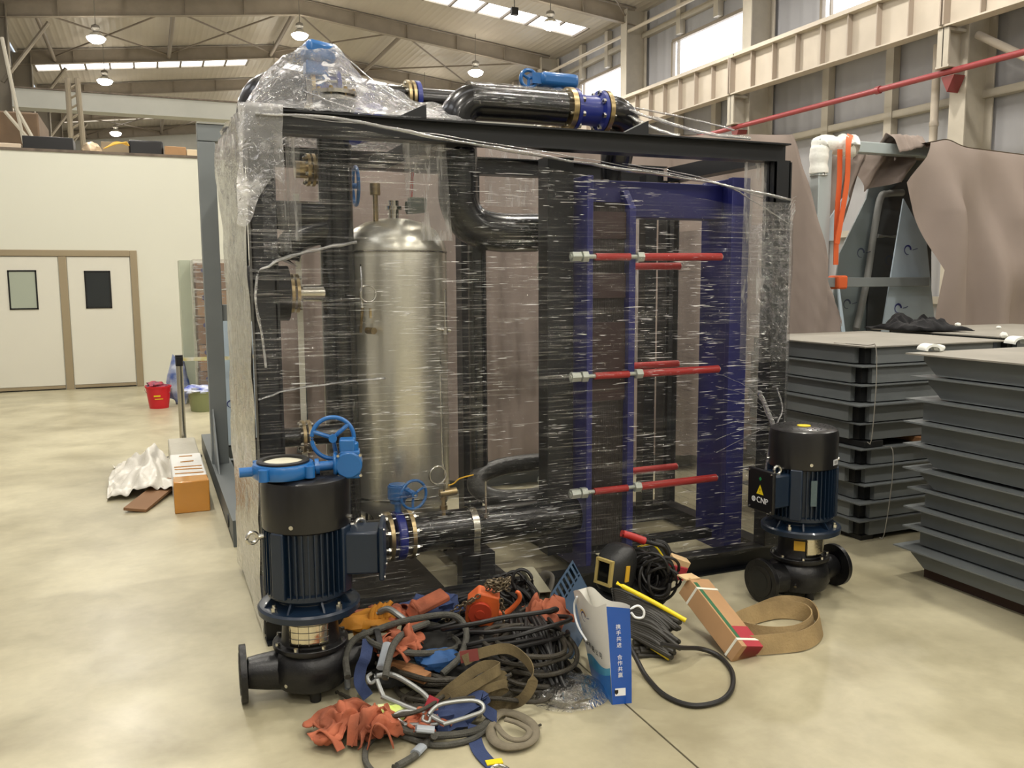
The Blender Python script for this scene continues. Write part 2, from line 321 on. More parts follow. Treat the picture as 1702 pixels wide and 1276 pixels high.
# ------------------------------------------------------------------ floor
def floor_mat():
    m = bpy.data.materials.new('concrete'); m.use_nodes = True; nt = m.node_tree; b = nt.nodes['Principled BSDF']; N = nt.nodes.new; L = nt.links.new
    tc = N('ShaderNodeTexCoord')
    def noise(sc, det=5, dist=0.0, rough=0.55):
        n = N('ShaderNodeTexNoise'); n.inputs['Scale'].default_value = sc; n.inputs['Detail'].default_value = det
        n.inputs['Distortion'].default_value = dist; n.inputs['Roughness'].default_value = rough; L(tc.outputs['Object'], n.inputs[0]); return n.outputs['Fac']
    def ramp(src, a, b_, ca, cb):
        r = N('ShaderNodeValToRGB'); r.color_ramp.elements[0].position = a; r.color_ramp.elements[1].position = b_
        r.color_ramp.elements[0].color = (*ca, 1); r.color_ramp.elements[1].color = (*cb, 1); L(src, r.inputs[0]); return r.outputs[0]
    base = ramp(noise(0.7, 6, 0.2), 0.3, 0.7, C(166, 158, 130), C(202, 195, 166))
    st = ramp(noise(1.3, 6, 0.3, 0.6), 0.36, 0.58, (0.72, 0.71, 0.68), (1, 1, 1))
    def stain(cx, cy, r0, r1, k):
        d = N('ShaderNodeVectorMath'); d.operation = 'DISTANCE'; L(tc.outputs['Object'], d.inputs[0]); d.inputs[1].default_value = (cx, cy, 0)
        wv = N('ShaderNodeMath'); wv.operation = 'MULTIPLY_ADD'; wv.inputs[1].default_value = .12; L(noise(9, 4), wv.inputs[0]); L(d.outputs['Value'], wv.inputs[2])
        return ramp(wv.outputs[0], r0, r1, (k, k*.98, k*.94), (1, 1, 1))
    fine = ramp(noise(16, 6), 0.3, 0.7, (0.92, 0.92, 0.92), (1, 1, 1))
    def mul(a, c):
        x = N('ShaderNodeMixRGB'); x.blend_type = 'MULTIPLY'; x.inputs[0].default_value = 1; L(a, x.inputs[1]); L(c, x.inputs[2]); return x.outputs[0]
    sa = at(1415, 1110); sb_ = at(1165, 1130); sc_ = at(1360, 1085)
    L(mul(mul(mul(mul(base, st), fine), stain(sa.x, sa.y, .13, .22, .86)), stain(sb_.x, sb_.y, .14, .34, .88)), b.inputs['Base Color'])
    rr = N('ShaderNodeMapRange'); rr.inputs[3].default_value = 0.22; rr.inputs[4].default_value = 0.5; L(noise(2.5, 4), rr.inputs[0]); L(rr.outputs[0], b.inputs['Roughness'])
    bp = N('ShaderNodeBump'); bp.inputs['Strength'].default_value = 0.15; bp.inputs['Distance'].default_value = 0.01; L(noise(6, 5), bp.inputs['Height']); L(bp.outputs[0], b.inputs['Normal'])
    return m
M_floor = floor_mat()
XL, XR, YB, YF = -3.86, 14.6, -19.0, 54.5
JX = 1.645
mb = MB(); mb.bx(XL-0.3, JX-0.004, YB, YF, -0.2, 0); mb.bx(JX+0.004, XR+0.3, YB, YF, -0.2, 0); struct('floor', mb, M_floor, smooth=0)
mb = MB(); mb.bx(JX-0.004, JX+0.004, YB, YF, -0.2, -0.006); struct('trim_1', mb, mat('joint_sealant', C(60, 54, 44), 0.8), smooth=0)
# ------------------------------------------------------------------ roof
XC = 5.07; ZR = 10.75; SL = 0.113
def zroof(x): return ZR-SL*abs(x-XC)
FR = [-18.3, -12.2, -6.1, 0.0, 5.9, 11.8, 17.9, 23.8, 29.9, 35.9, 41.9, 47.9, 53.9]
def skylight_bay(i): return i in (1, 3, 5, 7, 9, 11)
def skyrange(i):
    c = (FR[i]+FR[i+1])/2; return c-0.55, c+0.55
def roof_half(xa, xb, xs0, xs1):
    """one roof slope with the skylight slots left open"""
    mb = MB(); segs = []; y = YB
    for i in range(len(FR)-1):
        if skylight_bay(i):
            a, b = skyrange(i); segs.append((y, a, xa, xb)); segs.append((a, b, xa, xs0)); segs.append((a, b, xs1, xb)); y = b
    segs.append((y, YF+0.1, xa, xb))
    for y0, y1, x0, x1 in segs:
        if abs(x1-x0) < 1e-3: continue
        vs = [(x, yy, zroof(x)+dz) for dz in (0, 0.12) for (x, yy) in ((x0, y0), (x1, y0), (x1, y1), (x0, y1))]
        mb.add(vs, [(3, 2, 1, 0), (4, 5, 6, 7), (0, 1, 5, 4), (1, 2, 6, 5), (2, 3, 7, 6), (3, 0, 4, 7)])
    return mb
struct('ceiling_east', roof_half(XC, XR, 5.8, 13.75), M_roof, smooth=0)
struct('ceiling_west', roof_half(XL, XC, -3.5, 4.35), M_roof, smooth=0)
M_sky = emis('skylight_sheet', (1.0, 0.98, 0.95), SKY_E)
M_win = emis('daylit_pane', (0.96, 0.97, 1.0), WIN_E)
wn = 0
for i in range(len(FR)-1):
    if not skylight_bay(i): continue
    a, b = skyrange(i)
    for x0, x1 in ((5.8, 13.75), (-3.5, 4.35)):
        wn += 1; mb = MB(); k = 9 
        for q in range(k):
            u0 = x0+(x1-x0)*q/k+0.03; u1 = x0+(x1-x0)*(q+1)/k-0.03
            mb.add([(u0, a, zroof(u0)+0.05), (u1, a, zroof(u1)+0.05), (u1, b, zroof(u1)+0.05), (u0, b, zroof(u0)+0.05)], [(3, 2, 1, 0)])
        wo = struct('window_%d' % wn, mb, M_sky, smooth=0)
        mb = MB()
        for q in range(k+1):
            u = x0+(x1-x0)*q/k; mb.add([(u+dx, yy, zroof(u)+dz-0.02) for dz in (0, 0.08) for dx, yy in ((-0.035, a), (0.035, a), (0.035, b), (-0.035, b))], [(3, 2, 1, 0), (4, 5, 6, 7), (0, 1, 5, 4), (1, 2, 6, 5), (2, 3, 7, 6), (3, 0, 4, 7)])
        obj('window_frame', mb, M_brace, wo, smooth=0)
tn = 1
for i, y in enumerate(FR):
    if y < -14: continue
    for (x0, x1) in ((XC, 14.0), (XL+0.1, XC)):
        tn += 1; mb = MB()
        def sl(za, zb, wy):
            vs = [(x, y+dy, zroof(x)-z) for z in (za, zb) for (x, dy) in ((x0, -wy), (x1, -wy), (x1, wy), (x0, wy))]
            mb.add(vs, [(0, 1, 2, 3), (7, 6, 5, 4), (0, 4, 5, 1), (1, 5, 6, 2), (2, 6, 7, 3), (3, 7, 4, 0)])
        sl(0.06, 0.52, 0.006); sl(0.03, 0.045, 0.09); sl(0.52, 0.535, 0.09)
        nstf = 5
        for q in range(1, nstf):
            x = x0+(x1-x0)*q/nstf; mb.box((x, y, zroof(x)-0.29), (0.012, 0.17, 0.46))
        struct('trim_%d' % tn, mb, M_rafter, smooth=0)
# eave strips closing the roof onto the walls, struts and crossed tie bars between frames
for (ya, yb) in ((5.9, 11.8), (17.9, 23.8), (29.9, 35.9), (47.9, 53.9)):
    tn += 1; mb = MB()
    xs = [-2.6, 1.2, 4.9, 8.5, 13.6]
    for x in xs[:-1]: mb.cyl((x, ya, zroof(x)-0.4), (x, yb, zroof(x)-0.4), 0.07, n=10)
    for a, b in zip(xs, xs[1:]):
        mb.cyl((a, ya+.1, zroof(a)-0.33), (b, yb-.1, zroof(b)-0.33), 0.028, n=6); mb.cyl((b, ya+.1, zroof(b)-0.3), (a, yb-.1, zroof(a)-0.3), 0.028, n=6)
    struct('trim_%d' % tn, mb, M_brace, smooth=40)
# ------------------------------------------------------------------ right-hand wall (x = 14.3): sheeting, windows, columns
XW = 14.42
WIN = [(FR[i]+0.55, FR[i]+4.45) for i in range(2, len(FR)-1)]
ZW0, ZW1 = 7.0, 8.45
mb = MB(); y = YB
mb.bx(XW, XW+0.15, YB, YF, 0, ZW0); mb.bx(XW, XW+0.15, YB, YF, ZW1, zroof(XW)+.1)
for a, b in WIN:
    mb.bx(XW, XW+0.15, y, a, ZW0, ZW1); y = b
mb.bx(XW, XW+0.15, y, YF, ZW0, ZW1); struct('wall_right', mb, M_wallsheet, smooth=0)
for a, b in WIN:
    wn += 1; mb = MB(); mb.add([(XW+0.08, a, ZW0), (XW+0.08, b, ZW0), (XW+0.08, b, ZW1), (XW+0.08, a, ZW1)], [(0, 1, 2, 3)])
    wo = struct('window_%d' % wn, mb, M_win, smooth=0)
    mb = MB(); mb.bx(XW-0.03, XW+0.1, a, b, ZW1-0.04, ZW1+0.05); mb.bx(XW-0.03, XW+0.1, a, b, ZW0-0.05, ZW0+0.03); mb.bx(XW-0.03, XW+0.1, a-0.04, a+0.04, ZW0, ZW1); mb.bx(XW-0.03, XW+0.1, b-0.04, b+0.04, ZW0, ZW1)
    mb.bx(XW, XW+0.1, b-0.28, b-0.24, ZW0, ZW1)
    obj('window_frame', mb, M_rafter, wo, smooth=0)
for i, y in enumerate(FR):
    if y < -13: continue
    tn += 1; mb = MB(); h = zroof(14)-0.1
    mb.bx(13.62, 13.65, y-0.17, y+0.17, 0, h); mb.bx(14.3, 14.33, y-0.17, y+0.17, 0, h); mb.bx(13.65, 14.3, y-0.008, y+0.008, 0, h)
    mb.bx(13.2, 13.62, y-0.14, y+0.14, 5.33, 5.37); mb.bx(13.2, 13.62, y-0.12, y+0.12, 5.95, 6.0); mb.bx(13.2, 13.62, y-0.01, y+0.01, 5.35, 6.0); mb.bx(13.2, 13.23, y-0.12, y+0.12, 5.37, 5.95)
    struct('trim_%d' % tn, mb, M_col, smooth=0)
# wall rails (horizontal) and posts (vertical)
for z in (1.2, 2.6, 4.95, 6.4, 8.95):
    tn += 1; mb = MB(); mb.bx(14.24, 14.415, YB+.2, YF-.2, z-0.07, z+0.07); struct('trim_%d' % tn, mb, M_col, smooth=0)
tn += 1; mb = MB()
for i in range(2, len(FR)-1):
    for t in (0.36, 0.66):
        y = FR[i]+(FR[i+1]-FR[i])*t
        mb.bx(14.22, 14.4, y-0.1, y+0.1, 0, ZW0-0.06); mb.bx(14.22, 14.4, y-0.1, y+0.1, ZW1+0.06, zroof(14)-.1)
struct('trim_%d' % tn, mb, M_col, smooth=0)
# eave tie pipes
tn += 1; mb = MB()
for i in range(2, len(FR)-1): mb.cyl((13.7, FR[i]+.1, 8.95), (13.7, FR[i+1]-.1, 9.0), 0.05, n=8)
struct('trim_%d' % tn, mb, M_crane, smooth=40)
# crane runway beam: one per bay
for i in range(2, len(FR)-1):
    y0, y1 = FR[i]+0.02, FR[i+1]-0.02; mb = MB()
    mb.bx(13.29, 13.31, y0, y1, 6.05, 6.86); mb.bx(13.12, 13.48, y0, y1, 6.86, 6.89); mb.bx(13.16, 13.44, y0, y1, 6.02, 6.05); mb.bx(13.25, 13.35, y0, y1, 6.89, 7.0)
    b = obj('crane_runway_beam', mb, M_crane, smooth=0)
    tag(b, 'cream steel crane runway beam between the same two wall columns, %s bay from the far end' % ['', '', 'tenth', 'ninth', 'eighth', 'seventh', 'sixth', 'fifth', 'fourth', 'third', 'second', 'last'][i], 'beam', 'crane runway beams along the window wall')
    mb = MB()
    for q in range(1, 8):
        y = y0+(y1-y0)*q/8; mb.bx(13.17, 13.29, y-0.012, y+0.012, 6.05, 6.86)
    mb.bx(13.13, 13.29, y0, y0+0.03, 6.05, 6.86); mb.bx(13.13, 13.29, y1-0.03, y1, 6.05, 6.86)
    s = obj('stiffener', mb, M_cranerib, b, smooth=0)
# red fire main, downpipe, knee brace
t = thing('sprinkler_pipe', 'long red steel pipe running along the columns of the window wall', 'pipe', (13.3, 20, 5.27))
mb = MB(); mb.cyl((13.35, -10, 5.27), (13.35, 52, 5.27), 0.055, n=14); obj('pipe', mb, M_red, t, world=True)
for y in [q+1.6 for q in FR[3:-1]]:
    mb = MB(); mb.cyl((13.35, y-0.05, 5.27), (13.35, y+0.05, 5.27), 0.075, n=14); obj('coupling', mb, M_red, t, world=True)
for y in FR[3:-1]:
    mb = MB(); mb.add([(13.33, y-0.16, 5.2), (13.33, y+0.12, 5.2), (13.33, y-0.02, 4.92), (13.6, y-0.16, 5.2), (13.6, y+0.12, 5.2), (13.6, y-0.02, 4.92)], [(0, 1, 2), (5, 4, 3), (0, 3, 4, 1), (1, 4, 5, 2), (2, 5, 3, 0)]); obj('pipe_bracket', mb, mat('pipe_bracket_maroon', C(120, 50, 48), 0.5), t, world=True)
dp = at(1553, 190, 'x', 14.0)
mb = MB(); mb.cyl((14.0, dp.y, 0), (14.0, dp.y, 6.0), 0.075, n=14)
for z in (1.5, 3.0, 4.5): mb.cyl((14.0, dp.y, z), (14.0, dp.y, z+.08), 0.085, n=14)
tag(obj('drainpipe', mb, M_crane), 'cream vertical drainpipe on the wall left of the nearest visible column', 'pipe')
mb = MB(); a_ = Vector((13.8, 11.6, 5.9)); b_ = Vector((13.8, 7.9, 3.6)); mb.cyl(a_, b_, 0.07, n=12)
tag(obj('diagonal_brace', mb, M_crane), 'cream diagonal steel brace running down right from the nearest visible column', 'brace')
# ------------------------------------------------------------------ left, far and rear walls
mb = MB(); mb.bx(XL-0.25, XL-0.1, YB, YF, 0, zroof(XL)+.1); struct('wall_left', mb, M_wallsheet, smooth=0)
M_far = mat('far_sheet', C(196, 196, 190), 0.6, var=0.05)
mb = MB(); mb.bx(XL-.2, XW+.1, YF, YF+0.15, 0, 11); struct('wall_far', mb, M_far, smooth=0)
mb = MB(); mb.bx(XL-.2, XW+.1, YB-0.15, YB, 0, 11); struct('wall_rear', mb, M_far, smooth=0)
for y in FR:
    if y < -13: continue
    tn += 1; mb = MB(); h = zroof(XL)-0.1
    mb.bx(XL+0.5, XL+0.53, y-0.16, y+0.16, 0, h); mb.bx(XL-.08, XL-.05, y-0.16, y+0.16, 0, h); mb.bx(XL-.05, XL+0.5, y-0.008, y+0.008, 0, h)
    if y > 17: mb.cyl((XL+0.3, y, h-2.2), (XL+1.6, y, h-0.4), 0.06, n=8)
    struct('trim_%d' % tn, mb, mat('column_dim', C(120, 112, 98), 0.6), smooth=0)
# windows of the left wall (behind the viewer's left, same bays as opposite)
for i in range(2, 6):
    wn += 1; a, b = FR[i]+0.6, FR[i]+4.4; mb = MB(); mb.add([(XL-0.09, a, ZW0), (XL-0.09, a, ZW1), (XL-0.09, b, ZW1), (XL-0.09, b, ZW0)], [(0, 3, 2, 1)])
    struct('window_%d' % wn, mb, M_win, smooth=0)
# ------------------------------------------------------------------ bridge crane girder
gy = 29.3
t = thing('bridge_crane_girder', 'grey steel bridge crane girder spanning the hall above the white partition', 'crane girder', (5, gy, 6.5))
mb = MB(); mb.bx(XL+0.6, 13.0, gy-0.25, gy-0.23, 6.64, 7.14); mb.bx(XL+0.6, 13.0, gy+0.23, gy+0.25, 6.64, 7.14); mb.bx(XL+0.6, 13.0, gy-0.3, gy+0.3, 6.61, 6.64); obj('web', mb, M_girder, t, world=True, smooth=0)
mb = MB(); mb.bx(XL+0.6, 13.0, gy-0.3, gy+0.3, 7.14, 7.18); mb.bx(XL+0.6, 13.0, gy-0.05, gy+0.05, 7.18, 7.22); obj('top_flange', mb, M_dust, t, world=True, smooth=0)
mb = MB(); mb.bx(13.1, 13.45, gy-1.3, gy+1.3, 7.001, 7.35); obj('end_carriage', mb, M_girder, t, world=True, bevel=.02)
# ------------------------------------------------------------------ high-bay lamps
M_lampglow = emis('lamp_lens', (1.0, 0.93, 0.8), 60)
M_lampbody = mat('lamp_body', C(120, 116, 108), 0.5, metal=0.4)
def highbay(x, y, label, drop=1.0):
    z = zroof(x)-0.55-drop
    t = thing('high_bay_lamp', label, 'lamp', (x, y, z), 0, 'high bay lamps under the rafters')
    mb = MB(); mb.cyl((0, 0, 0.36), (0, 0, 0.55+drop), 0.012, n=6); obj('hanger', mb, M_lampbody, t)
    mb = MB(); mb.lathe([(0.03, 0.42), (0.11, 0.38), (0.13, 0.3), (0.1, 0.24), (0.07, 0.2)], n=20); obj('driver_housing', mb, M_lampbody, t)
    mb = MB(); mb.lathe([(0.07, 0.2), (0.13, 0.17), (0.2, 0.09), (0.22, 0.04), (0.2, 0.04), (0.12, 0.145), (0.0, 0.16)], n=28); obj('reflector', mb, mat('lamp_reflector', C(190, 188, 180), 0.35, metal=0.6), t)
    mb = MB(); mb.lathe([(0.0, -0.13), (0.12, -0.11), (0.22, -0.05), (0.265, 0.03), (0.22, 0.06), (0.0, 0.06)], n=28); obj('lens', mb, M_lampglow, t)
    l = bpy.data.lights.new('lamp_light', 'AREA'); l.shape = 'DISK'; l.size = 0.45; l.energy = LAMP_W; l.color = LAMP_COL
    lo = bpy.data.objects.new('lamp_light', l); lo.location = (0, 0, -0.14); COL.objects.link(lo); lo.parent = t
ordn = {5: 'nearest', 6: 'second', 7: 'third', 8: 'fourth', 9: 'fifth', 10: 'sixth', 11: 'seventh'}
for i, y in enumerate(FR):
    if i < 1 or i > 11: continue
    for x, side in ((-1.0, 'left'), (4.95, 'middle'), (10.95, 'right')):
        highbay(x, y-0.5, {('left', 8): 'lit high bay lamp at top left, nearest one above the grey crane girder', ('left', 9): 'lit high bay lamp in front of the long roof light strip at left', ('left', 11): 'small lit high bay lamp seen just below the grey crane girder', ('right', 8): 'lit high bay lamp above the blue pipe actuator in the centre', ('right', 7): 'lit high bay lamp next to the roof light strip at top centre'}.get((side, i), 'high bay lamp of the %s row hanging under the %s rafter from the rear' % (side, ['', 'first', 'second', 'third', 'fourth', 'fifth', 'sixth', 'seventh', 'eighth', 'ninth', 'tenth', 'eleventh'][i])), 0.75)
mb = MB(); p = at(855, 14, 'z', 9.3); mb.cyl((p.x, p.y, 9.3), (p.x, p.y, zroof(p.x)), 0.012, n=6); mb.box((p.x, p.y, 9.22), (0.2, 0.12, 0.2))
tag(obj('hanging_bracket', mb, M_lablack), 'small black fitting hanging from the roof beside the roof light strip', 'fitting')
# ------------------------------------------------------------------ white partition room with double door
PY = 14.96
mb = MB(); mb.bx(XL-.05, 2.9, PY, PY+0.12, 0, 3.58); mb.bx(2.78, 2.9, PY+.12, 24, 0, 3.58); struct('wall_partition', mb, M_white, smooth=0)
mb = MB(); mb.bx(XL-.05, 2.9, PY+.12, 24, 3.48, 3.58); struct('ceiling_partition', mb, M_white, smooth=0)
tn += 1; mb = MB(); mb.bx(XL-.05, 2.92, PY-0.015, PY+0.14, 3.58, 3.62); struct('trim_%d' % tn, mb, M_dust, smooth=0)
def pp(px, py): v = at(px, py, 'y', PY); return v.x, v.z
xr0, zt = pp(224.5, 417); xm0 = pp(93.5, 425)[0]; xm1 = pp(104, 425)[0]; xr1 = xr0; xr0 -= 0.1
xm0, xm1 = -1.215, -1.105; xr0, xr1 = -0.215, -0.115; xl0, xl1 = -2.33, -2.21; zt = 2.13
tn += 1; mb = MB()
mb.bx(xm0, xm1, PY-0.04, PY, 0, zt-0.1); mb.bx(xr0, xr1, PY-0.04, PY, 0, zt); mb.bx(xl0, xl1, PY-0.04, PY, 0, zt); mb.bx(xl1, xr0, PY-0.04, PY, zt-0.095, zt)
struct('trim_%d' % tn, mb, M_doorf, bevel=0.006)
for k, (xa, xb, wpx) in enumerate(((xl1+.01, xm0-.01, (12, 65, 449, 514)), (xm1+.01, xr0-.01, (139.5, 187, 450, 512)))):
    mb = MB(); mb.bx(xa, xb, PY-0.025, PY-0.002, 0.07, zt-0.105); d = struct('door_%d' % (k+1), mb, M_doorp, smooth=0)
    mb = MB(); mb.bx(xa, xb, PY-0.03, PY-0.002, 0.02, 0.065); obj('kick_rail', mb, M_doorf, d, smooth=0)
    mb = MB(); mb.bx(xa, xb, PY-0.01, PY-0.002, 0.002, 0.02); obj('floor_seal', mb, M_lablack, d, smooth=0)
    x0, z1 = pp(wpx[0], wpx[2]); x1, z0 = pp(wpx[1], wpx[3]); mb = MB(); e = 0.022
    mb.bx(x0, x1, PY-0.035, PY-0.02, z1-e, z1); mb.bx(x0, x1, PY-0.035, PY-0.02, z0, z0+e); mb.bx(x0, x0+e, PY-0.035, PY-0.02, z0, z1); mb.bx(x1-e, x1, PY-0.035, PY-0.02, z0, z1)
    f = obj('viewing_window', mb, M_lablack, d, smooth=0)
    mb = MB(); mb.bx(x0+e, x1-e, PY-0.03, PY-0.024, z0+e, z1-e)
    obj('pane', mb, mat('pane_pale', C(170, 178, 164), 0.15) if k == 0 else mat('pane_dark', C(44, 48, 50), 0.08), f, smooth=0)  # left door pane pale, right one dark, by base colour only
# things lying on the partition roof
def on_top(name, label, cat, px0, px1, py_top, m, y=PY+0.45, dy=0.5, **k):
    a = at(px0, py_top, 'y', y); b = at(px1, py_top, 'y', y); mb = MB(); mb.bx(a.x, b.x, y-dy/2, y+dy/2, 3.585, max(3.64, (a.z+b.z)/2))
    return tag(obj(name, mb, m, bevel=0.01, **k), label, cat)
on_top('black_slab', 'long black slab lying on the white partition roof at left', 'slab', 40, 123, 231, M_lablack)
t = thing('monitor_back', 'black rounded panel standing on the white partition roof next to yellow cables', 'panel', (0.2, PY+.4, 3.58))
a = at(213, 232, 'y', PY+.4); b = at(271, 236, 'y', PY+.4)
mb = MB(); mb.bx(a.x, b.x, PY+.37, PY+.43, 3.62, a.z); obj('panel', mb, M_lablack, t, world=True, bevel=0.04)
mb = MB(); mb.bx(a.x+.1, b.x-.1, PY+.3, PY+.5, 3.582, 3.63); obj('foot', mb, M_lablack, t, world=True)
def lump(c, r, seed, amp=0.25, n=20):
    mb = MB(); c = Vector(c)
    def f(u, v):
        th = u*2*PI; ph = v*PI; d = Vector((math.sin(ph)*math.cos(th), math.sin(ph)*math.sin(th), math.cos(ph)))
        q = 1+amp*nz(d*1.9+Vector((seed, 0, 0)))+amp*0.5*nz(d*5+Vector((0, seed, 0)))
        return c+Vector((d.x*r[0], d.y*r[1], d.z*r[2]))*q
    return mb.grid(f, n, n//2)
a = at(133, 238, 'y', PY+.4); b = at(168, 238, 'y', PY+.4)
tag(obj('foil_bundle', lump(((a.x+b.x)/2, PY+.4, 3.68), ((b.x-a.x)/2, .2, .12), 3, .3), mat('crumpled_foil', C(214, 190, 160), 0.35, metal=0.3, bump=.5, bscale=30)), 'crumpled tan foil bundle on the partition roof, right of the long black panel', 'bundle')
mb = MB()
for q in range(5):
    p = [at(172+q*2, 247-q, 'y', PY+.2+q*.03), at(190+q, 240-q, 'y', PY+.25+q*.03), at(211+q, 236+q*1.5, 'y', PY+.3+q*.02)]
    mb.tube([(v.x, v.y, max(3.61, v.z)) for v in p], 0.012, n=6)
tag(obj('yellow_cable', mb, mat('cable_yellow', C(226, 180, 70), 0.5)), 'loose yellow cables on the partition roof against the rounded black panel', 'cable')
on_top('cardboard_sheet', 'flat grey-brown board on the partition roof behind the yellow cables', 'board', 168, 214, 238, mat('board_grey', C(140, 126, 104), .8), y=PY+.8, dy=.3)
on_top('cardboard_box', 'low cardboard box on the partition roof right of the rounded black panel', 'box', 273, 308, 247, M_card)
on_top('paper_roll', 'pale paper packet on the partition roof next to the grey steel post', 'packet', 309, 330, 252, mat('paper_pale', C(224, 204, 170), .7))
on_top('timber_board', 'pale timber board on the partition roof at the far left', 'board', -30, 38, 241, mat('timber_pale', C(206, 190, 168), .7))
mb = MB()
for (px0, py0, px1, py1) in ((118, 235, 112, 150), (140, 245, 128, 150)):
    a = at(px0, py0, 'y', PY+2); b = at(px1, 130, 'y', PY+2); mb.cyl((a.x, PY+2, 3.58), (b.x, PY+2, b.z), 0.045, n=8)
for q in range(6):
    a = at(116, 232-q*17, 'y', PY+2); b = at(134, 222-q*17, 'y', PY+2); mb.cyl(a, b, 0.02, n=6)
tag(obj('lattice_mast', mb, mat('mast_foil', C(132, 122, 104), .5, metal=.4, bump=.4, bscale=25)), 'narrow lattice steel mast rising from the partition roof between the black panels', 'mast')
mb = MB(); p0 = at(20, 190, 'y', PY+3.2)
mb.bx(XL+.02, p0.x+.45, PY+2.8, PY+4.6, 3.585, at(20, 188, 'y', PY+3).z)
tag(obj('wooden_case', mb, mat('case_brown', C(96, 76, 56), .8, var=.25, vscale=3), bevel=.03), 'tall brown packing case on the partition roof at the far left edge', 'case')
mb = MB(); 
for (a_, b_) in (((3, 62), (40, 238)), ((8, 185), (52, 236)), ((30, 185), (58, 236))):
    a = at(*a_, 'y', PY+1.4); b = at(*b_, 'y', PY+1.4); b.z = max(b.z, 3.59); mb.cyl(a, b, 0.03, n=6)
tag(obj('steel_strut', mb, mat('strut_pale', C(170, 164, 150), .5)), 'thin pale steel struts leaning up from the partition roof in front of the brown case', 'strut')
# ------------------------------------------------------------------ grey steel rack at left
t = thing('steel_rack_frame', 'grey painted steel rack frame with tall post left of the wrapped skid', 'frame', (0.52, 7.4, 0))
mb = MB(); mb.bx(0.425, 0.555, 7.38, 7.5, 0.16, 2.735); obj('post', mb, M_grey, t, world=True, bevel=.004)
mb = MB(); mb.bx(0.425, 1.5, 7.38, 7.5, 2.74, 2.87); obj('top_rail', mb, M_grey, t, world=True, bevel=.004)
mb = MB(); mb.bx(0.425, 1.5, 7.37, 7.5, 2.87, 2.885); obj('cap_plate', mb, mat('rail_light', C(150, 150, 142), .5), t, world=True)
mb = MB(); mb.bx(0.555, 1.5, 7.4, 7.48, 1.33, 1.46); obj('mid_rail', mb, M_grey, t, world=True, bevel=.004)
mb = MB(); mb.bx(.42, .575, 5.56, 8.9, 0.15, 0.165); mb.bx(.42, .435, 5.56, 8.9, 0.02, 0.15); mb.bx(.42, .575, 5.56, 8.9, 0.02, 0.03); mb.bx(.42, .6, 5.53, 5.56, 0.0, 0.17)
obj('base_beam', mb, M_greyd, t, world=True)
mb = MB(); mb.add([(0.44, 7.38, 0.165), (0.44, 6.95, 0.165), (0.44, 7.38, 0.62), (0.452, 7.38, 0.165), (0.452, 6.95, 0.165), (0.452, 7.38, 0.62)], [(0, 1, 2), (5, 4, 3), (0, 3, 4, 1), (1, 4, 5, 2), (2, 5, 3, 0)]); obj('gusset', mb, M_grey, t, world=True)
for y in (7.5, 8.2, 8.8):
    mb = MB(); mb.bx(.56, 1.7, y, y+.01, 0.02, 0.16); mb.bx(.56, 1.7, y, y+.09, 0.15, 0.16); obj('cross_beam', mb, M_greyd, t, world=True)
mb = MB(); mb.cyl((0.412, 5.85, 0.09), (0.425, 5.85, 0.09), 0.045, n=16); obj('lifting_hole', mb, M_gap, t, world=True)
# film-covered panels standing behind the rack
def swirl(px_c, s, plane_o, ax, ay):
    R = axes(ax, ay); mb = MB(); n = 14
    for q in range(n):
        a0 = q/n*PI*1.6; a1 = (q+1)/n*PI*1.6; w0 = s*(.45-.35*q/n); w1 = s*(.45-.35*(q+1)/n)
        def P(a, r): return Vector(plane_o)+Vector(ax)*math.cos(a)*r+Vector(ay)*math.sin(a)*r
        mb.add([P(a0, s), P(a1, s), P(a1, s-w1), P(a0, s-w0)], [(0, 1, 2, 3)])
    mb.add([Vector(plane_o)+Vector(ax)*(s*(1.3+q*.32))+Vector(ay)*(s*(dz)) for q, dz in ((0, -.1), (4, .2), (4, .35), (0, .05))], [(0, 1, 2, 3)])
    return mb
t = thing('masked_panel', 'blue-white film-covered metal panel leaning behind the grey rack', 'panel', (0.75, 8.4, 0))
mb = MB(); mb.box((0.86, 8.75, 0.72), (0.5, 0.02, 1.4), rot=(math.radians(-10), 0, 0)); obj('sheet', mb, M_filmp, t, world=True)
mb = MB(); R = Euler((math.radians(-10), 0, 0)).to_matrix()
for (dx, dz) in ((-.17, -.25), (-.1, .3)):
    mb2 = swirl(0, .035, Vector((0.86, 8.75, 0.72))+R @ Vector((dx, -.014, dz)), R @ Vector((1, 0, 0)), R @ Vector((0, 0, 1))); mb.add(mb2.v, mb2.f)
obj('printed_mark', mb, M_ink, t, world=True, smooth=0)
# wrapped carton stack by the wall
t = thing('wrapped_carton_stack', 'tall film-wrapped stack of brown cartons by the white partition', 'carton stack', (0.85, 12.6, 0))
mb = MB(); mb.bx(.58, 1.3, 12.2, 12.9, 0, .1); obj('pallet', mb, M_wood, t, world=True)
for q in range(5):
    mb = MB(); mb.bx(.6+.01*(q % 2), 1.28, 12.2+.01*(q % 2), 12.88, .1+q*.36, .1+q*.36+.345); obj('carton', mb, M_card if q % 2 else M_cardd, t, world=True, bevel=.006)
mb = MB()
for q in range(5): mb.cyl((.7, 12.19, .35+q*.36), (.7, 12.198, .35+q*.36), .035, n=14)
obj('printed_mark', mb, M_ink, t, world=True)
F_carton = film_mat('carton_wrap', .9, .3, .5, 5, 30, .01, .12)
mb = MB(); mb.bx(.575, 1.3, 12.17, 12.91, .05, 1.93); obj('film', mb, F_carton, t, world=True)
mb = MB(); mb.bx(.42, .56, 12.6, 13.2, 0, 1.93); tag(obj('green_film_panel', mb, mat('pale_green_film', C(182, 190, 170), .4, bump=.3, bscale=8)), 'pale green-grey film-covered slab standing left of the carton stack', 'slab')
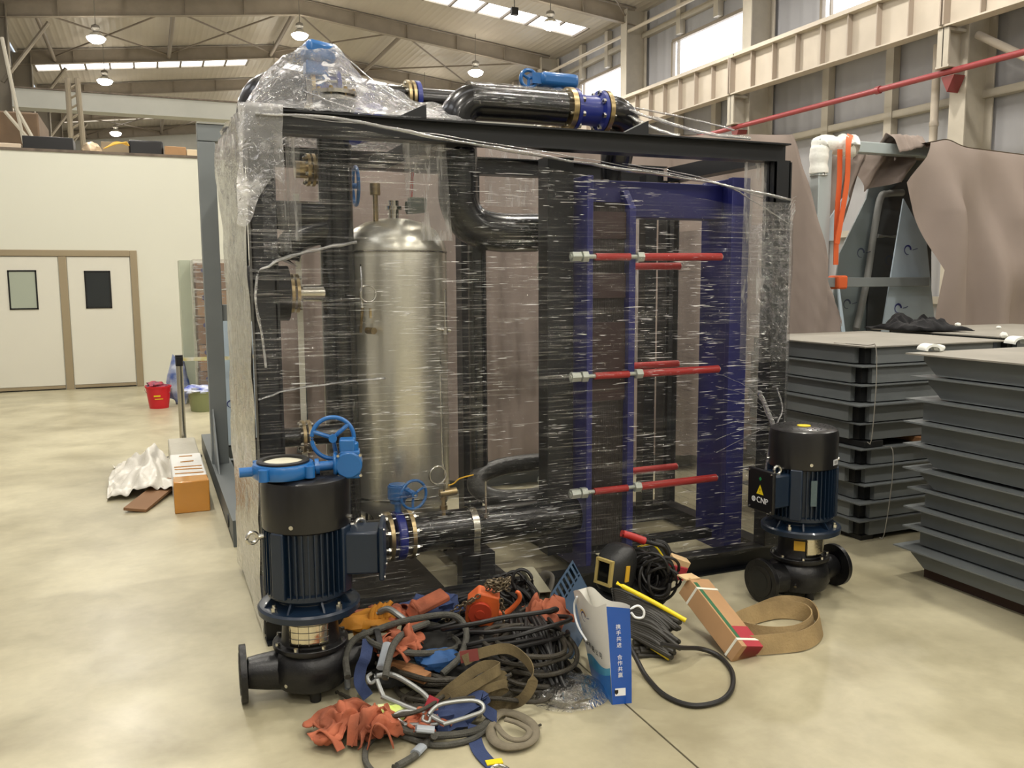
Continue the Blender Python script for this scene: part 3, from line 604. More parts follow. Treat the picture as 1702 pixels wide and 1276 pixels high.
# buckets
def bucket(name, c, r0, r1, h, m, label):
    t = thing(name, label, 'bucket', c)
    mb = MB(); mb.lathe([(0.0, 0.004), (r0, 0.004), (r0+.004, 0), (r1, h-.02), (r1+.008, h-.02), (r1+.008, h), (r1-.006, h), (r0-.004, .012), (0, .012)], n=36); obj('body', mb, m, t)
    mb = MB(); mb.tube([(math.cos(a)*(r1+.012), -abs(math.sin(a))*(r1+.04)*.5, h-.04-abs(math.sin(a))*r1*.55) for a in [PI*q/8 for q in range(9)]], .003, n=6); obj('handle', mb, M_chrome, t)
    return t
b1 = bucket('red_bucket', (0.075, 12.25, 0), .115, .155, .29, M_bucket, 'red plastic bucket with wire handle by the white partition')
mb = MB(); mb.box((-.02, -.142, .17), (.08, .004, .02)); mb.box((0.0, -.142, .13), (.1, .004, .008)); obj('printed_mark', mb, M_yel, b1)
b2 = bucket('green_tub', (0.62, 11.75, 0), .17, .2, .26, M_green, 'olive green plastic tub filled with blue and white packaging')
tag(obj('blue_packaging', lump((.56, 11.72, .27), (.18, .16, .06), 5, .5), M_strapblue.copy() if 0 else mat('bright_blue_bag', C(40, 74, 180), .35, col2=C(220, 224, 230), vscale=9)), 'bright blue and white bags piled in the olive green tub', 'bag')
tag(obj('dark_rags', lump((.05, 12.25, .3), (.12, .1, .05), 9, .6), mat('rag_dark', C(84, 74, 96), .8, col2=C(190, 70, 80), vscale=16)), 'dark crumpled rags heaped in the red bucket', 'rags')
tag(obj('plastic_bag', lump((.33, 12.5, .3), (.14, .1, .32), 12, .4), mat('bag_paleblue', C(190, 198, 214), .3, col2=C(70, 96, 160), vscale=7)), 'pale blue-white crumpled plastic bag behind the chrome barrier post', 'bag')
# belt barrier post and tape
t = thing('barrier_post', 'chrome retractable belt barrier post with black head', 'barrier post', (0.31, 10.2, 0))
bp_ = at(305, 715, 'z', 0); t.location = (0.245, 8.62, 0)
H = at(300, 590, 'y', 8.62).z
mb = MB(); mb.lathe([(.0, 0), (.16, 0), (.16, .012), (.05, .03), (.032, .04)], n=32); obj('base', mb, M_blkm, t)
mb = MB(); mb.cyl((0, 0, .03), (0, 0, H-.1), .03, n=24); obj('pole', mb, M_steel, t)
mb = MB(); mb.cyl((0, 0, H-.1), (0, 0, H), .034, n=24); mb.box((0, -.02, H-.05), (.05, .06, .07)); obj('head', mb, M_blkm, t)
mb = MB(); mb.ribbon([(0.28, 8.62, H-.04), (.8, 8.7, H-.05), (1.35, 8.9, H-.03)], .035, .002); tag(obj('warning_tape', mb, mat('tape_yellow', C(220, 208, 120), .4, col2=C(232, 232, 220), vscale=12)), 'yellow and white warning tape stretched right from the chrome barrier post', 'tape')
# long taped parcel on the floor
pa = at(317, 852, 'z', 0.0)
t = thing('taped_parcel', 'long narrow parcel with orange-brown taped end on the floor left of the grey rack', 'parcel', (pa.x, pa.y, 0))
yl = pa.y; W = 0.24; Hh = .23
mb = MB(); x0 = pa.x-.105; x1 = pa.x+.135; yb = yl+2.0
mb.bx(x0+.003, x1-.003, yl+.55, yb, 0.0, Hh-.02); obj('carton', mb, mat('sleeve_grey', C(176, 172, 158), .4, bump=.4, bscale=15), t, world=True, bevel=.012)
mb = MB(); mb.bx(x0, x1, yl, yl+.2, 0, Hh); obj('taped_end', mb, M_tape, t, world=True, bevel=.008)
mb = MB(); mb.bx(x0+.001, x1-.001, yl+.2, yl+1.1, 0, Hh-.003); obj('white_wrap', mb, mat('wrap_white', C(226, 226, 222), .35, bump=.5, bscale=18), t, world=True, bevel=.01)
for q, (yy, a) in enumerate(((.3, .1), (.45, .16), (.55, .05), (.75, -.1), (.98, .12))):
    mb = MB(); mb.box((pa.x+.015, yl+yy, Hh), (.2 if q < 3 else .1, .018, .004), rot=(0, 0, -a)); obj('tape_strip', mb, M_tape, t, world=True, smooth=0)
# torn plastic sheeting beside it
p0 = at(262, 790, 'z', 0)
def sheet(u, v):
    x = -.36+u*.5; y = 7.1+v*1.3; q = math.exp(-((u-.62)/.33)**2-((v-.5)/.42)**2)
    return Vector((x+.06*nz((u*3, v*3, 1)), y+.08*nz((u*4, v*2, 5)), max(.006, .30*q*(0.75+.5*nz((u*4, v*4, 3)))+.05*nz((u*9, v*9, 2))+.03)))
mb = MB(); mb.grid(sheet, 40, 40); tag(obj('crumpled_sheeting', mb, mat('sheeting', C(216, 212, 202), .35, bump=.6, bscale=22), solid=.002), 'crumpled white plastic sheeting heaped left of the taped parcel', 'plastic sheet')
mb = MB(); mb.box((-.02, 7.05, .04), (.16, .8, .02), rot=(0.05, .1, -.35)); tag(obj('brown_plank', mb, M_cardd), 'dark brown flat plank poking out from under the white sheeting', 'plank')

# ------------------------------------------------------------------ the wrapped skid
SX0, SX1, SY0, SY1, SH = 0.425, 3.3, 3.92, 5.1, 2.38
skid = thing('equipment_skid', 'black framed heat exchange skid with pipes and tank under stretch film', 'equipment skid', ((SX0+SX1)/2, (SY0+SY1)/2, 0))
def K(name, mb, m, par=None, **k): return obj(name, mb, m, par or skid, world=True, **k)
def ibeam(mb, p0, p1, h, wd, th=.008, side=(0, 1, 0)):
    """I section between two points; h = depth along z, wd = flange width along side"""
    p0 = Vector(p0); p1 = Vector(p1); d = (p1-p0); L_ = d.length; d.normalize(); sd = Vector(side); up = d.cross(sd).normalized()
    def slab(cu, hu, ws):
        vs = [p+up*(cu+a*hu/2)+sd*(b*ws/2) for p in (p0, p1) for a in (-1, 1) for b in (-1, 1)]
        mb.add(vs, [(0, 1, 3, 2), (4, 6, 7, 5), (0, 4, 5, 1), (2, 3, 7, 6), (0, 2, 6, 4), (1, 5, 7, 3)])
    slab(h/2-th/2, th, wd); slab(-h/2+th/2, th, wd); slab(0, h, th); return mb
# front top beam
mb = MB(); ibeam(mb, (SX0, SY0+.05, SH-.05), (SX1, SY0+.05, SH-.05), .1, .1); K('top_beam', mb, M_blk)
mb = MB(); ibeam(mb, (SX0+.1, SY1-.05, SH-.05), (SX1-.1, SY1-.05, SH-.05), .1, .1); K('top_beam', mb, M_blk)
for x in (SX0+.05, SX1-.05, 1.35):
    mb = MB(); mb.bx(x-.05, x+.05, SY0+.1, SY1-.1, SH-.1, SH-.008); K('top_beam', mb, M_blk)
for x in (SX0, SX1-.1):
    for y in (SY0, SY1-.1):
        mb = MB(); ibeam(mb, (x+.05, y+.05, .12), (x+.05, y+.05, SH-.1), .1, .1, side=(0, 1, 0))
        mb.bx(x+.035, x+.065, y+.01, y+.09, .12, SH-.1)
        if y == SY0: mb.bx(x, x+.11, y+.0, y+.012, .12, SH-.1)
        K('corner_post', mb, M_blk)
for (a, b) in (((SX0, SY0+.05), (SX1, SY0+.05)), ((SX0, SY1-.05), (SX1, SY1-.05))):
    mb = MB(); ibeam(mb, (*a, .06), (*b, .06), .12, .1); K('base_beam', mb, M_blk)
for x in (SX0+.05, 1.05, 1.62, 2.2, 2.62, SX1-.05):
    mb = MB(); mb.bx(x-.05, x+.05, SY0+.1, SY1-.1, .02, .118); K('cross_member', mb, M_blk)
mb = MB(); mb.bx(SX0+.1, 1.3, SY0+.1, SY1-.1, .118, .124); K('floor_plate', mb, mat('plate_grime', C(40, 38, 33), .4, var=.4, vscale=9), smooth=0)
# diagonal gusset wedges on the top beam
for x in (1.19, 2.37):
    s = -1 if x < 2 else -1
    mb = MB(); mb.add([(x+.035, SY0+.02, SH), (x-.11, SY0+.02, SH), (x+.035, SY0+.02, SH+.07), (x+.035, SY0+.09, SH), (x-.11, SY0+.09, SH), (x+.035, SY0+.09, SH+.07)], [(0, 1, 2), (5, 4, 3), (0, 3, 4, 1), (1, 4, 5, 2), (2, 5, 3, 0)]); K('gusset', mb, M_blk, smooth=0)
mb = MB(); mb.add([(.62, SY0+.03, SH-.1), (.96, SY0+.03, SH-.1), (1.3, SY0+.03, SH-.1), (1.02, SY0+.03, SH-.27), (.98, SY0+.03, SH-.27)], [(0, 1, 2, 3, 4)]) if 0 else None
# ---- left riser pipe and its fittings
def flange(mb_pl, mb_b, c, d, r, th=.016, n=8, br=.75, gap=.012, bolt=.008):
    c = Vector(c); d = Vector(d).normalized(); a, b, _ = frame_of(d)
    mb_pl.cyl(c-d*(gap/2+th), c-d*gap/2, r, n=36); mb_pl.cyl(c+d*gap/2, c+d*(gap/2+th), r, n=36)
    for q in range(n):
        t_ = 2*PI*(q+.5)/n; p = c+(a*math.cos(t_)+b*math.sin(t_))*r*br*1.12
        mb_b.cyl(p-d*(gap/2+th+.014), p+d*(gap/2+th+.014), bolt*.6, n=6); mb_b.cyl(p-d*(gap/2+th+.012), p-d*(gap/2+th), bolt*1.2, n=6); mb_b.cyl(p+d*(gap/2+th), p+d*(gap/2+th+.012), bolt*1.2, n=6)
mb = MB(); mb.cyl((.93, 4.6, .15), (.93, 4.6, 2.48), .088, n=36); mb.cyl((.93, 4.6, .62), (.55, 4.6, .86), .06, n=20) if 0 else None
rp = K('riser_pipe', mb, M_blkpipe)
mb = MB(); mb.cyl((.93, 4.6, 1.98), (.62, 4.62, 1.98), .075, n=28); mb.tube([(.66, 4.6, 1.75), (.72, 4.6, 1.86), (.93, 4.6, 1.93)], .07, n=20); K('side_branch', mb, M_blkpipe)
mb = MB(); mb.cyl((.93, 4.6, 1.585), (.7, 4.6, 1.585), .045, n=24); K('side_stub', mb, M_steel)
mb = MB(); mb2 = MB(); flange(mb, mb2, (.7, 4.6, 1.585), (1, 0, 0), .1); fl = K('side_flange', mb, M_brass); K('bolt', mb2, M_chrome, fl)
mb = MB(); mb.cyl((.46, 4.6, 1.585), (.67, 4.6, 1.585), .14, n=32); K('inlet_drum', mb, M_blkm)
mb = MB(); mb2 = MB(); flange(mb, mb2, (.83, 4.75, 2.23), (1, 0, 0), .085); fl = K('side_flange', mb, M_brass); K('bolt', mb2, M_chrome, fl)
mb = MB(); mb.cyl((.75, 4.75, 2.23), (1.0, 4.75, 2.23), .045, n=20); K('side_stub', mb, M_brass)
mb = MB(); mb2 = MB(); flange(mb, mb2, (.72, 4.5, .85), (1, 0, 0), .085); fl = K('side_flange', mb, M_brass); K('bolt', mb2, M_chrome, fl)
mb = MB(); mb.cyl((.5, 4.5, .85), (.9, 4.52, .85), .05, n=24); mb.tube([(.5, 4.45, .85), (.52, 4.4, .78), (.5, 4.38, .55), (.5, 4.38, .2)], .07, n=20); K('drain_pipe', mb, M_blkpipe)
mb = MB(); mb.ribbon([(.745, 4.7, 2.1), (.745, 4.7, .3)], .03, .006, side=(1, 0, 0)); K('tie_rod', mb, M_strapw, smooth=0)
# ---- stainless tank
TX, TY, TR = 1.27, 4.72, .285
t_ = MB(); t_.lathe([(0, 1.985), (.08, 1.98), (.16, 1.96), (.23, 1.92), (.272, 1.86), (.285, 1.81), (.285, .45), (.272, .40), (.23, .35), (.12, .31), (0, .3)], c=(TX, TY, 0), n=64)
tank = K('storage_tank', t_, M_tank)
mb = MB()
for z in (1.8, .47): mb.lathe([(TR, z-.006), (TR+.004, z-.003), (TR+.004, z+.003), (TR, z+.006)], c=(TX, TY, 0), n=64)
K('weld_seam', mb, M_steel, tank)
mb = MB(); mb.cyl((TX, TY, 1.97), (TX, TY, 2.08), .03, n=16); mb.cyl((TX, TY, 2.03), (TX, TY, 2.05), .045, n=16); K('top_nozzle', mb, M_steel, tank)
mb = MB(); mb.cyl((TX-.12, TY-.08, 1.94), (TX-.12, TY-.08, 2.14), .014, n=10); mb.cyl((TX-.12, TY-.08, 2.1), (TX-.12, TY-.08, 2.16), .028, n=14); K('air_vent', mb, M_brass, tank)
mb = MB(); mb.cyl((TX+.06, TY-.05, 2.04), (TX+.16, TY-.05, 2.05), .035, n=16); mb.box((TX+.12, TY-.05, 2.07), (.09, .06, .05)); K('safety_valve', mb, mat('valve_dark_green', C(40, 64, 50), .5), tank)
mb = MB(); mb.box((TX+.09, TY-.05, 2.15), (.012, .02, .16), rot=(0, .08, 0)); K('red_lever', mb, M_sleeve, tank)
for (x, z) in ((TX+.21, .36),) + ((TX-.2, .36),):
    mb = MB(); mb.cyl((x, TY-.12, .12), (x, TY-.12, .45), .03, n=12); K('tank_leg', mb, M_steel, tank)
# gauge syphon loop and sight glass on tank
mb = MB(); lx, ly, lz = 1.05, 4.44, 1.58
mb.tube([(lx-.03, ly+.02, lz+.15), (lx-.032, ly, lz+.08)]+[(lx+.042*math.cos(a), ly-.01*math.sin(a/2), lz+.042*math.sin(a)) for a in [PI-.6+2*PI*q/14 for q in range(15)]]+[(lx-.03, ly, lz-.08)], .005, n=8); K('syphon_loop', mb, M_chrome, tank)
mb = MB(); mb.cyl((lx-.03, ly, lz-.07), (lx-.03, ly+.06, lz-.2), .008, n=8); mb.cyl((lx, ly+.03, lz-.19), (lx+.02, ly-.03, lz-.19), .018, n=12); mb.box((lx+.01, ly, lz-.1), (.012, .01, .05)); K('gauge_cock', mb, M_brass, tank)
mb = MB(); mb.cyl((1.46, 4.42, 1.6), (1.46, 4.42, 1.38), .006, n=8); mb.cyl((1.41, 4.42, 1.39), (1.49, 4.42, 1.38), .009, n=8); mb.cyl((1.46, 4.42, 1.4), (1.46, 4.42, 1.36), .014, n=10); K('sight_gauge', mb, M_chrome, tank)
# ---- middle pipework
mb = MB(); mb.tube([(1.55, 4.45, 2.44), (1.55, 4.45, 2.2), (1.555, 4.45, 2.06), (1.62, 4.45, 1.95), (1.76, 4.45, 1.905), (2.0, 4.45, 1.905)], .105, n=28, k=8); K('elbow_pipe', mb, M_blkpipe)
mb = MB(); mb.bx(1.74, 1.86, 4.95, 5.05, .12, SH-.1); K('rear_post', mb, M_blk)
mb = MB(); mb.cyl((1.71, 4.6, 1.9), (1.71, 4.6, .5), .052, n=24); K('down_pipe', mb, M_blkpipe)
mb = MB(); mb.bx(1.6, 2.12, 4.4, 4.44, 2.17, 2.3) if 0 else None
mb = MB(); mb.bx(1.95, 2.1, 4.18, 4.3, .15, SH-.1); K('exchanger_post', mb, M_blk)
# U bend at low level
mb = MB(); mb.tube([(2.14, 4.6, .58), (2.0, 4.6, .58), (1.84, 4.6, .57), (1.7, 4.56, .54), (1.645, 4.47, .5), (1.7, 4.36, .46), (1.84, 4.32, .45), (2.0, 4.32, .45), (2.14, 4.32, .45)], .05, n=24, k=8); K('u_bend_pipe', mb, mat('rubber_pipe', C(48, 48, 46), .35, bump=.3, bscale=60))
mb = MB(); mb.cyl((1.56, 4.1, .62), (1.56, 4.1, .44), .006, n=8); mb.cyl((1.56, 4.1, .45), (1.56, 4.1, .43), .016, n=6); K('threaded_rod', mb, M_chrome)
# ---- low manifold pipe with clamp and stands
MY, MZ, MR = 4.2, .36, .1
mb = MB(); mb.cyl((1.19, MY, MZ), (2.15, MY, MZ), MR, n=40); mb.cyl((.72, MY, MZ), (1.05, MY, MZ), MR*.92, n=36); K('manifold_pipe', mb, M_blkpipe)
mb = MB(); mb.tube([(1.505, MY, MZ+MR+.004)]+[(1.505, MY+math.sin(a)*(MR+.005), MZ+math.cos(a)*(MR+.005)) for a in [-2.2+4.4*q/20 for q in range(21)]][0:0], .004) if 0 else None
pts = [(1.51, MY-math.sin(a)*(MR+.006), MZ+math.cos(a)*(MR+.006)) for a in [-2.0+4.0*q/20 for q in range(21)]]
pts = [(1.51, pts[0][1], MZ-.13)]+pts+[(1.51, pts[-1][1], MZ-.13)]
mb.ribbon(pts, .035, .006, k=3, side=(1, 0, 0)); cl = K('pipe_clamp', mb, M_steel)
mb = MB(); mb.bx(1.42, 1.6, 4.08, 4.32, .235, .247); mb.bx(1.42, 1.5, 4.08, 4.1, .1, .247); mb.bx(1.52, 1.6, 4.08, 4.1, .02, .247); mb.bx(1.45, 1.57, 4.15, 4.25, .02, .24); K('pipe_stand', mb, M_blk, smooth=0)
# butterfly valve on the manifold
bv = K('butterfly_valve', MB().lathe([(.118, -.022), (.125, -.015), (.125, .015), (.118, .022), (.085, .022), (.085, -.022)], c=(1.12, MY, MZ), axis=(1, 0, 0), n=40, close=True), M_blue2)
mb = MB(); mb2 = MB(); mb.cyl((1.055, MY, MZ), (1.075, MY, MZ), .125, n=40); mb.cyl((1.165, MY, MZ), (1.185, MY, MZ), .125, n=40)
for q in range(8):
    a = 2*PI*(q+.5)/8; yy = MY+math.cos(a)*.108; zz = MZ+math.sin(a)*.108; mb2.cyl((1.03, yy, zz), (1.215, yy, zz), .006, n=8); mb2.cyl((1.04, yy, zz), (1.054, yy, zz), .014, n=6); mb2.cyl((1.186, yy, zz), (1.2, yy, zz), .014, n=6)
K('flange', mb, M_brass, bv); K('bolt', mb2, M_chrome, bv)
def gearbox_at(fn, par, c, up, out, s=1.0):
    """worm gear operator with spoked hand wheel; up = stem direction, out = wheel axis"""
    c = Vector(c); up = Vector(up).normalized(); out = Vector(out).normalized(); sd = up.cross(out)
    mb = MB(); mb.cyl(c, c+up*.09*s, .018*s, n=16); mb.cyl(c+up*.06*s, c+up*.078*s, .04*s, n=20); fn('stem', mb, M_blue, par)
    g = c+up*.115*s
    mb = MB(); mb.cyl(g-up*.035*s, g+up*.035*s, .05*s, n=28); mb.cyl(g+up*.035*s, g+up*.042*s, .044*s, n=28)
    mb.cyl(g-out*.0*s+sd*.035*s, g+out*.09*s+sd*.035*s, .02*s, n=16); mb.box(g+sd*.02*s+out*.03*s, (.05*s, .05*s, .05*s)); fn('gearbox', mb, M_blue, par, bevel=.004*s)
    h = g+sd*.035*s+out*.1*s; a, b, _ = frame_of(out)
    mb = MB(); R_ = .072*s; mb.tube([h+(a*math.cos(q)+b*math.sin(q))*R_ for q in [2*PI*j/24 for j in range(24)]], .0075*s, n=10, closed=True, k=2)
    for j in range(3):
        q = 2*PI*j/3+.6; mb.tube([h+(a*math.cos(q)+b*math.sin(q))*.012*s, h+(a*math.cos(q)+b*math.sin(q))*.04*s-out*.004*s, h+(a*math.cos(q)+b*math.sin(q))*R_], .0068*s, n=8, k=3)
    mb.cyl(h-out*.012*s, h+out*.012*s, .016*s, n=16); fn('hand_wheel', mb, M_blue, par)
    mb = MB(); mb.cyl(h+out*.012*s, h+out*.02*s, .006*s, n=6); fn('wheel_nut', mb, M_chrome, par)
gearbox_at(lambda n, m, ma, p, **k: K(n, m, ma, p, **k), bv, (1.12, MY, MZ+.11), (0, 0, 1), (0.25, -1, 0), 1.0)
# brass ball valve, syphon, small fittings
mb = MB(); mb.cyl((1.35, 4.16, MZ+.09), (1.35, 4.16, .56), .011, n=12); mb.cyl((1.35, 4.16, .48), (1.35, 4.16, .5), .02, n=6); mb.cyl((1.35, 4.16, .53), (1.35, 4.16, .545), .018, n=6); mb.cyl((1.33, 4.16, .565), (1.42, 4.16, .57), .02, n=14); mb.cyl((1.38, 4.16, .57), (1.38, 4.16, .61), .007, n=8)
bvv = K('ball_valve', mb, M_brass)
mb = MB(); mb.tube([(1.375, 4.15, .605), (1.4, 4.14, .615), (1.43, 4.13, .64), (1.5, 4.12, .655)], .008, n=8, flat=.5); K('lever_handle', mb, mat('lever_yellow', C(222, 176, 40), .4), bvv)
mb = MB(); lx, ly, lz = 1.31, 4.13, .67
mb.tube([(1.34, 4.15, 1.3), (1.34, 4.14, .9), (lx+.03, ly, lz+.07)]+[(lx+.045*math.cos(a), ly-.012*math.sin(a/2), lz+.045*math.sin(a)) for a in [.6+2*PI*q/14 for q in range(15)]]+[(lx+.04, ly+.01, lz-.07), (1.345, 4.16, .56)], .005, n=8); K('syphon_loop', mb, M_chrome)
# ---- plate heat exchanger
HX = MB(); HX.bx(2.12, 2.155, 4.06, 4.42, .06, 2.18); hx = K('plate_heat_exchanger', HX, M_plate, bevel=.004)
mb = MB(); mb.add([(x, y, z) for x in (2.37, 2.41) for (y, z) in ((4.06, .06), (4.06, 2.02), (4.14, 2.12), (4.42, 2.12), (4.42, .06))], [(4, 3, 2, 1, 0), (5, 6, 7, 8, 9)]+[(i, (i+1) % 5, (i+1) % 5+5, i+5) for i in range(5)]); K('pressure_plate', mb, M_plate, hx, bevel=.003, smooth=0)
mb = MB(); x = 2.157
while x < 2.366:
    mb.bx(x, x+.003, 4.10, 4.38, .2, 2.05); x += .0055
K('plate_pack', mb, mat('plate_edges', C(66, 60, 58), .45, metal=.3, var=.3, vscale=30, stretch=(1, 1, 12)), hx, smooth=0)
mb = MB(); mb.bx(2.157, 2.366, 4.088, 4.1, 1.86, 2.0); mb.bx(2.157, 2.366, 4.088, 4.1, 1.55, 1.68); mb.bx(2.157, 2.366, 4.088, 4.1, 1.0, 1.42); K('gasket_band', mb, M_gask, hx, smooth=0)
mb = MB(); mb.bx(3.03, 3.075, 4.08, 4.36, .06, 2.2); mb.bx(3.0, 3.12, 4.03, 4.07, .06, 2.2); K('support_column', mb, M_plate, hx, bevel=.003)
mb = MB(); mb.bx(2.155, 3.03, 4.16, 4.3, 1.98, 2.17); K('carrying_bar', mb, M_plate, hx, bevel=.004)
mb = MB(); mb.bx(2.155, 3.03, 4.19, 4.26, .12, .17); K('guide_bar', mb, M_blk, hx, bevel=.003)
for yy, zs in ((4.055, (1.765, 1.14, .515)), (4.46, (1.72, 1.135, .5))):
    for z in zs:
        mb = MB(); mb.cyl((2.02, yy, z), (2.96, yy, z+.003), .011, n=12); bo = K('tie_bolt', mb, M_galv, hx)
        mb = MB(); mb.cyl((2.43, yy, z), (2.95, yy, z+.003), .021, n=16); mb.cyl((2.165, yy, z), (2.37, yy, z), .019, n=16); K('sleeve', mb, M_sleeve, hx) 
        mb = MB(); mb.cyl((2.025, yy, z), (2.075, yy, z), .027, n=6); mb.cyl((2.085, yy, z), (2.118, yy, z), .03, n=6); mb.cyl((2.412, yy, z), (2.45, yy, z), .028, n=6); K('nut', mb, M_galv, hx)
# ---- pipes right of the exchanger
mb = MB(); mb.cyl((2.72, 4.75, .15), (2.72, 4.75, 1.95), .085, n=36); mb.tube([(2.72, 4.75, 1.95), (2.72, 4.78, 2.05), (2.72, 4.95, 2.12)], .085, n=24); K('return_pipe', mb, M_blkpipe)
mb = MB(); mb.bx(2.87, 2.95, 4.72, 4.8, .12, SH-.1); K('rear_post', mb, M_blk)
mb = MB(); mb.cyl((2.5, 4.5, 2.1), (2.5, 4.5, 2.45), .06, n=24); K('outlet_stub', mb, M_blkpipe)
# ---- pipework on top
mb = MB(); mb.tube([(1.5, 4.32, 2.3), (1.5, 4.32, 2.42), (1.515, 4.32, 2.49), (1.58, 4.32, 2.545), (1.7, 4.32, 2.555), (2.1, 4.32, 2.555)], .092, n=32, k=8); K('header_pipe', mb, M_blkpipe)
cv = K('check_valve', MB().lathe([(.11, 0), (.11, .02), (.082, .03), (.078, .09), (.082, .15), (.11, .16), (.11, .18)], c=(2.155, 4.32, 2.555), axis=(1, 0, 0), n=36), M_blue2)
mb = MB(); mb.cyl((2.12, 4.32, 2.555), (2.15, 4.32, 2.555), .112, n=36); mb.cyl((2.34, 4.32, 2.555), (2.365, 4.32, 2.555), .112, n=36); K('flange', mb, M_brass, cv)
mb = MB()
for q in range(8):
    a = 2*PI*(q+.5)/8; yy = 4.32+math.cos(a)*.096; zz = 2.555+math.sin(a)*.096
    mb.cyl((2.105, yy, zz), (2.19, yy, zz), .008, n=6); mb.cyl((2.3, yy, zz), (2.38, yy, zz), .008, n=6); mb.cyl((2.176, yy, zz), (2.192, yy, zz), .015, n=6); mb.cyl((2.3, yy, zz), (2.316, yy, zz), .015, n=6)
K('bolt', mb, M_chrome, cv)
mb = MB(); mb.tube([(2.36, 4.32, 2.555), (2.43, 4.32, 2.55), (2.5, 4.36, 2.51), (2.53, 4.45, 2.42), (2.53, 4.5, 2.3)], .088, n=28, k=8); K('outlet_elbow', mb, M_blkpipe)
# actuator on the rear line
mb = MB(); mb.cyl((.98, 4.9, 2.66), (2.4, 4.9, 2.66), .07, n=28); K('rear_header', mb, M_blkpipe)
mb = MB(); mb2 = MB(); flange(mb, mb2, (1.42, 4.9, 2.66), (1, 0, 0), .105); f_ = K('rear_flange', mb, M_brass); K('bolt', mb2, M_chrome, f_)
mb = MB(); mb.cyl((1.45, 4.9, 2.66), (1.475, 4.9, 2.66), .105, n=32); K('valve_ring', mb, M_blue2)
ac = K('valve_actuator', MB().bx(2.12, 2.36, 4.62, 4.74, 2.74, 2.82), M_blue, bevel=.025)
mb = MB(); mb.box((2.1, 4.68, 2.78), (.06, .08, .06)); mb.tube([(2.055+.048*math.cos(a), 4.66, 2.775+.048*math.sin(a)) for a in [2*PI*q/20 for q in range(20)]], .011, n=10, closed=True, k=2)
for q in range(3): mb.cyl((2.055, 4.66, 2.775), (2.055+.046*math.cos(q*2.1+.5), 4.66, 2.775+.046*math.sin(q*2.1+.5)), .008, n=8)
K('hand_wheel', mb, M_blue, ac)
mb = MB(); mb.cyl((2.24, 4.68, 2.56), (2.24, 4.68, 2.75), .04, n=20); K('neck', mb, M_blue, ac)
# left top valve group
mb = MB(); mb.tube([(.93, 4.6, 2.35), (.93, 4.6, 2.48), (.9, 4.6, 2.58), (.8, 4.6, 2.64), (.66, 4.6, 2.64), (.56, 4.62, 2.56), (.55, 4.62, 2.4)], .085, n=28, k=7) if 0 else mb.tube([(.84, 4.7, 2.6), (.7, 4.7, 2.62), (.6, 4.7, 2.58), (.56, 4.7, 2.48), (.56, 4.7, 2.3)], .1, n=28, k=7); K('top_elbow', mb, M_blkpipe)
mb = MB(); mb.lathe([(.0, 0), (.085, 0), (.09, .06), (.1, .1), (.0, .1)][1:4], c=(.87, 4.25, 2.385), n=40); mb.cyl((.87, 4.25, 2.38), (.87, 4.25, 2.5), .07, n=32); K('blind_stub', mb, M_blkm)
mb = MB(); mb2 = MB(); flange(mb, mb2, (.87, 4.25, 2.51), (0, 0, 1), .105, th=.018); f_ = K('top_flange', mb, M_steel); K('bolt', mb2, M_brass, f_)
mb = MB(); mb2 = MB(); mb.cyl((.8, 4.55, 2.6), (.82, 4.55, 2.6), .1, n=32); f_ = K('valve_flange', mb, M_brass)
for q in range(8):
    a = 2*PI*(q+.5)/8; mb2.cyl((.78, 4.55+math.cos(a)*.085, 2.6+math.sin(a)*.085), (1.0, 4.55+math.cos(a)*.085, 2.6+math.sin(a)*.085), .007, n=6)
K('bolt', mb2, M_chrome, f_)
mb = MB(); mb.cyl((.93, 4.55, 2.6), (.95, 4.55, 2.6), .1, n=32); mb.cyl((.82, 4.55, 2.6), (.93, 4.55, 2.6), .075, n=24); mb.cyl((1.0, 4.5, 2.42), (1.16, 4.6, 2.48), .09, n=24); K('strainer_body', mb, M_blue2)
ac = K('motor_actuator', MB().box((.845, 4.5, 2.765), (.15, .14, .1), rot=(0, .12, 0.1)), M_blue, bevel=.025)
mb = MB(); mb.cyl((.85, 4.52, 2.6), (.85, 4.52, 2.74), .045, n=20); mb.box((.82, 4.5, 2.69), (.09, .1, .07)); K('gear_housing', mb, M_blue, ac, bevel=.01)
# small handwheel valve seen left of the tank top
mb = MB(); mb.tube([(1.06, 4.7+.07*math.cos(a), 2.15+.1*math.sin(a)) for a in [2*PI*q/20 for q in range(20)]], .01, n=8, closed=True, k=2); mb.cyl((.98, 4.7, 2.15), (1.07, 4.7, 2.15), .015, n=10); K('blue_hand_wheel', mb, M_blue)
# ------------------------------------------------------------------ stretch film wrapped round the skid
film = thing('stretch_film', 'clear shiny stretch film wrapped round the black skid and tented over its top valve', 'stretch film', (1.86, 4.5, 0))
def FL(name, mb, m, **k): return obj(name, mb, m, film, world=True, smooth=180, **k)
def ztop(x): return 2.375-(x-.43)*.135
def front(u, v):
    x = .408+u*2.9; z0 = .10+.05*nz((x*3, 0, 4)); z = z0+(ztop(x)-z0)*v
    sag = .012*math.sin(PI*min(1, max(0, (x-.55)/2.6)))
    y = 3.902+sag+.007*nz((x*1.3, 1, z*11))+.004*nz((x*3, 4, z*30))
    return Vector((x, y, z))
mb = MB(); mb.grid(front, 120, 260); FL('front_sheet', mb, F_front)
def side(u, v):
    y = 3.9+u*1.2; z = .06+v*(2.32); bul = .004*math.sin(PI*v)*math.sin(PI*u)+(.05*u*max(0, v-.8)*5*(1-.6*max(0, v-.93)/.07))
    return Vector((.405-bul-.012*nz((y*3, z*5, 2))-.006*nz((y*14, z*9, 7)), y, z))
mb = MB(); mb.grid(side, 60, 120); FL('side_sheet', mb, F_side)
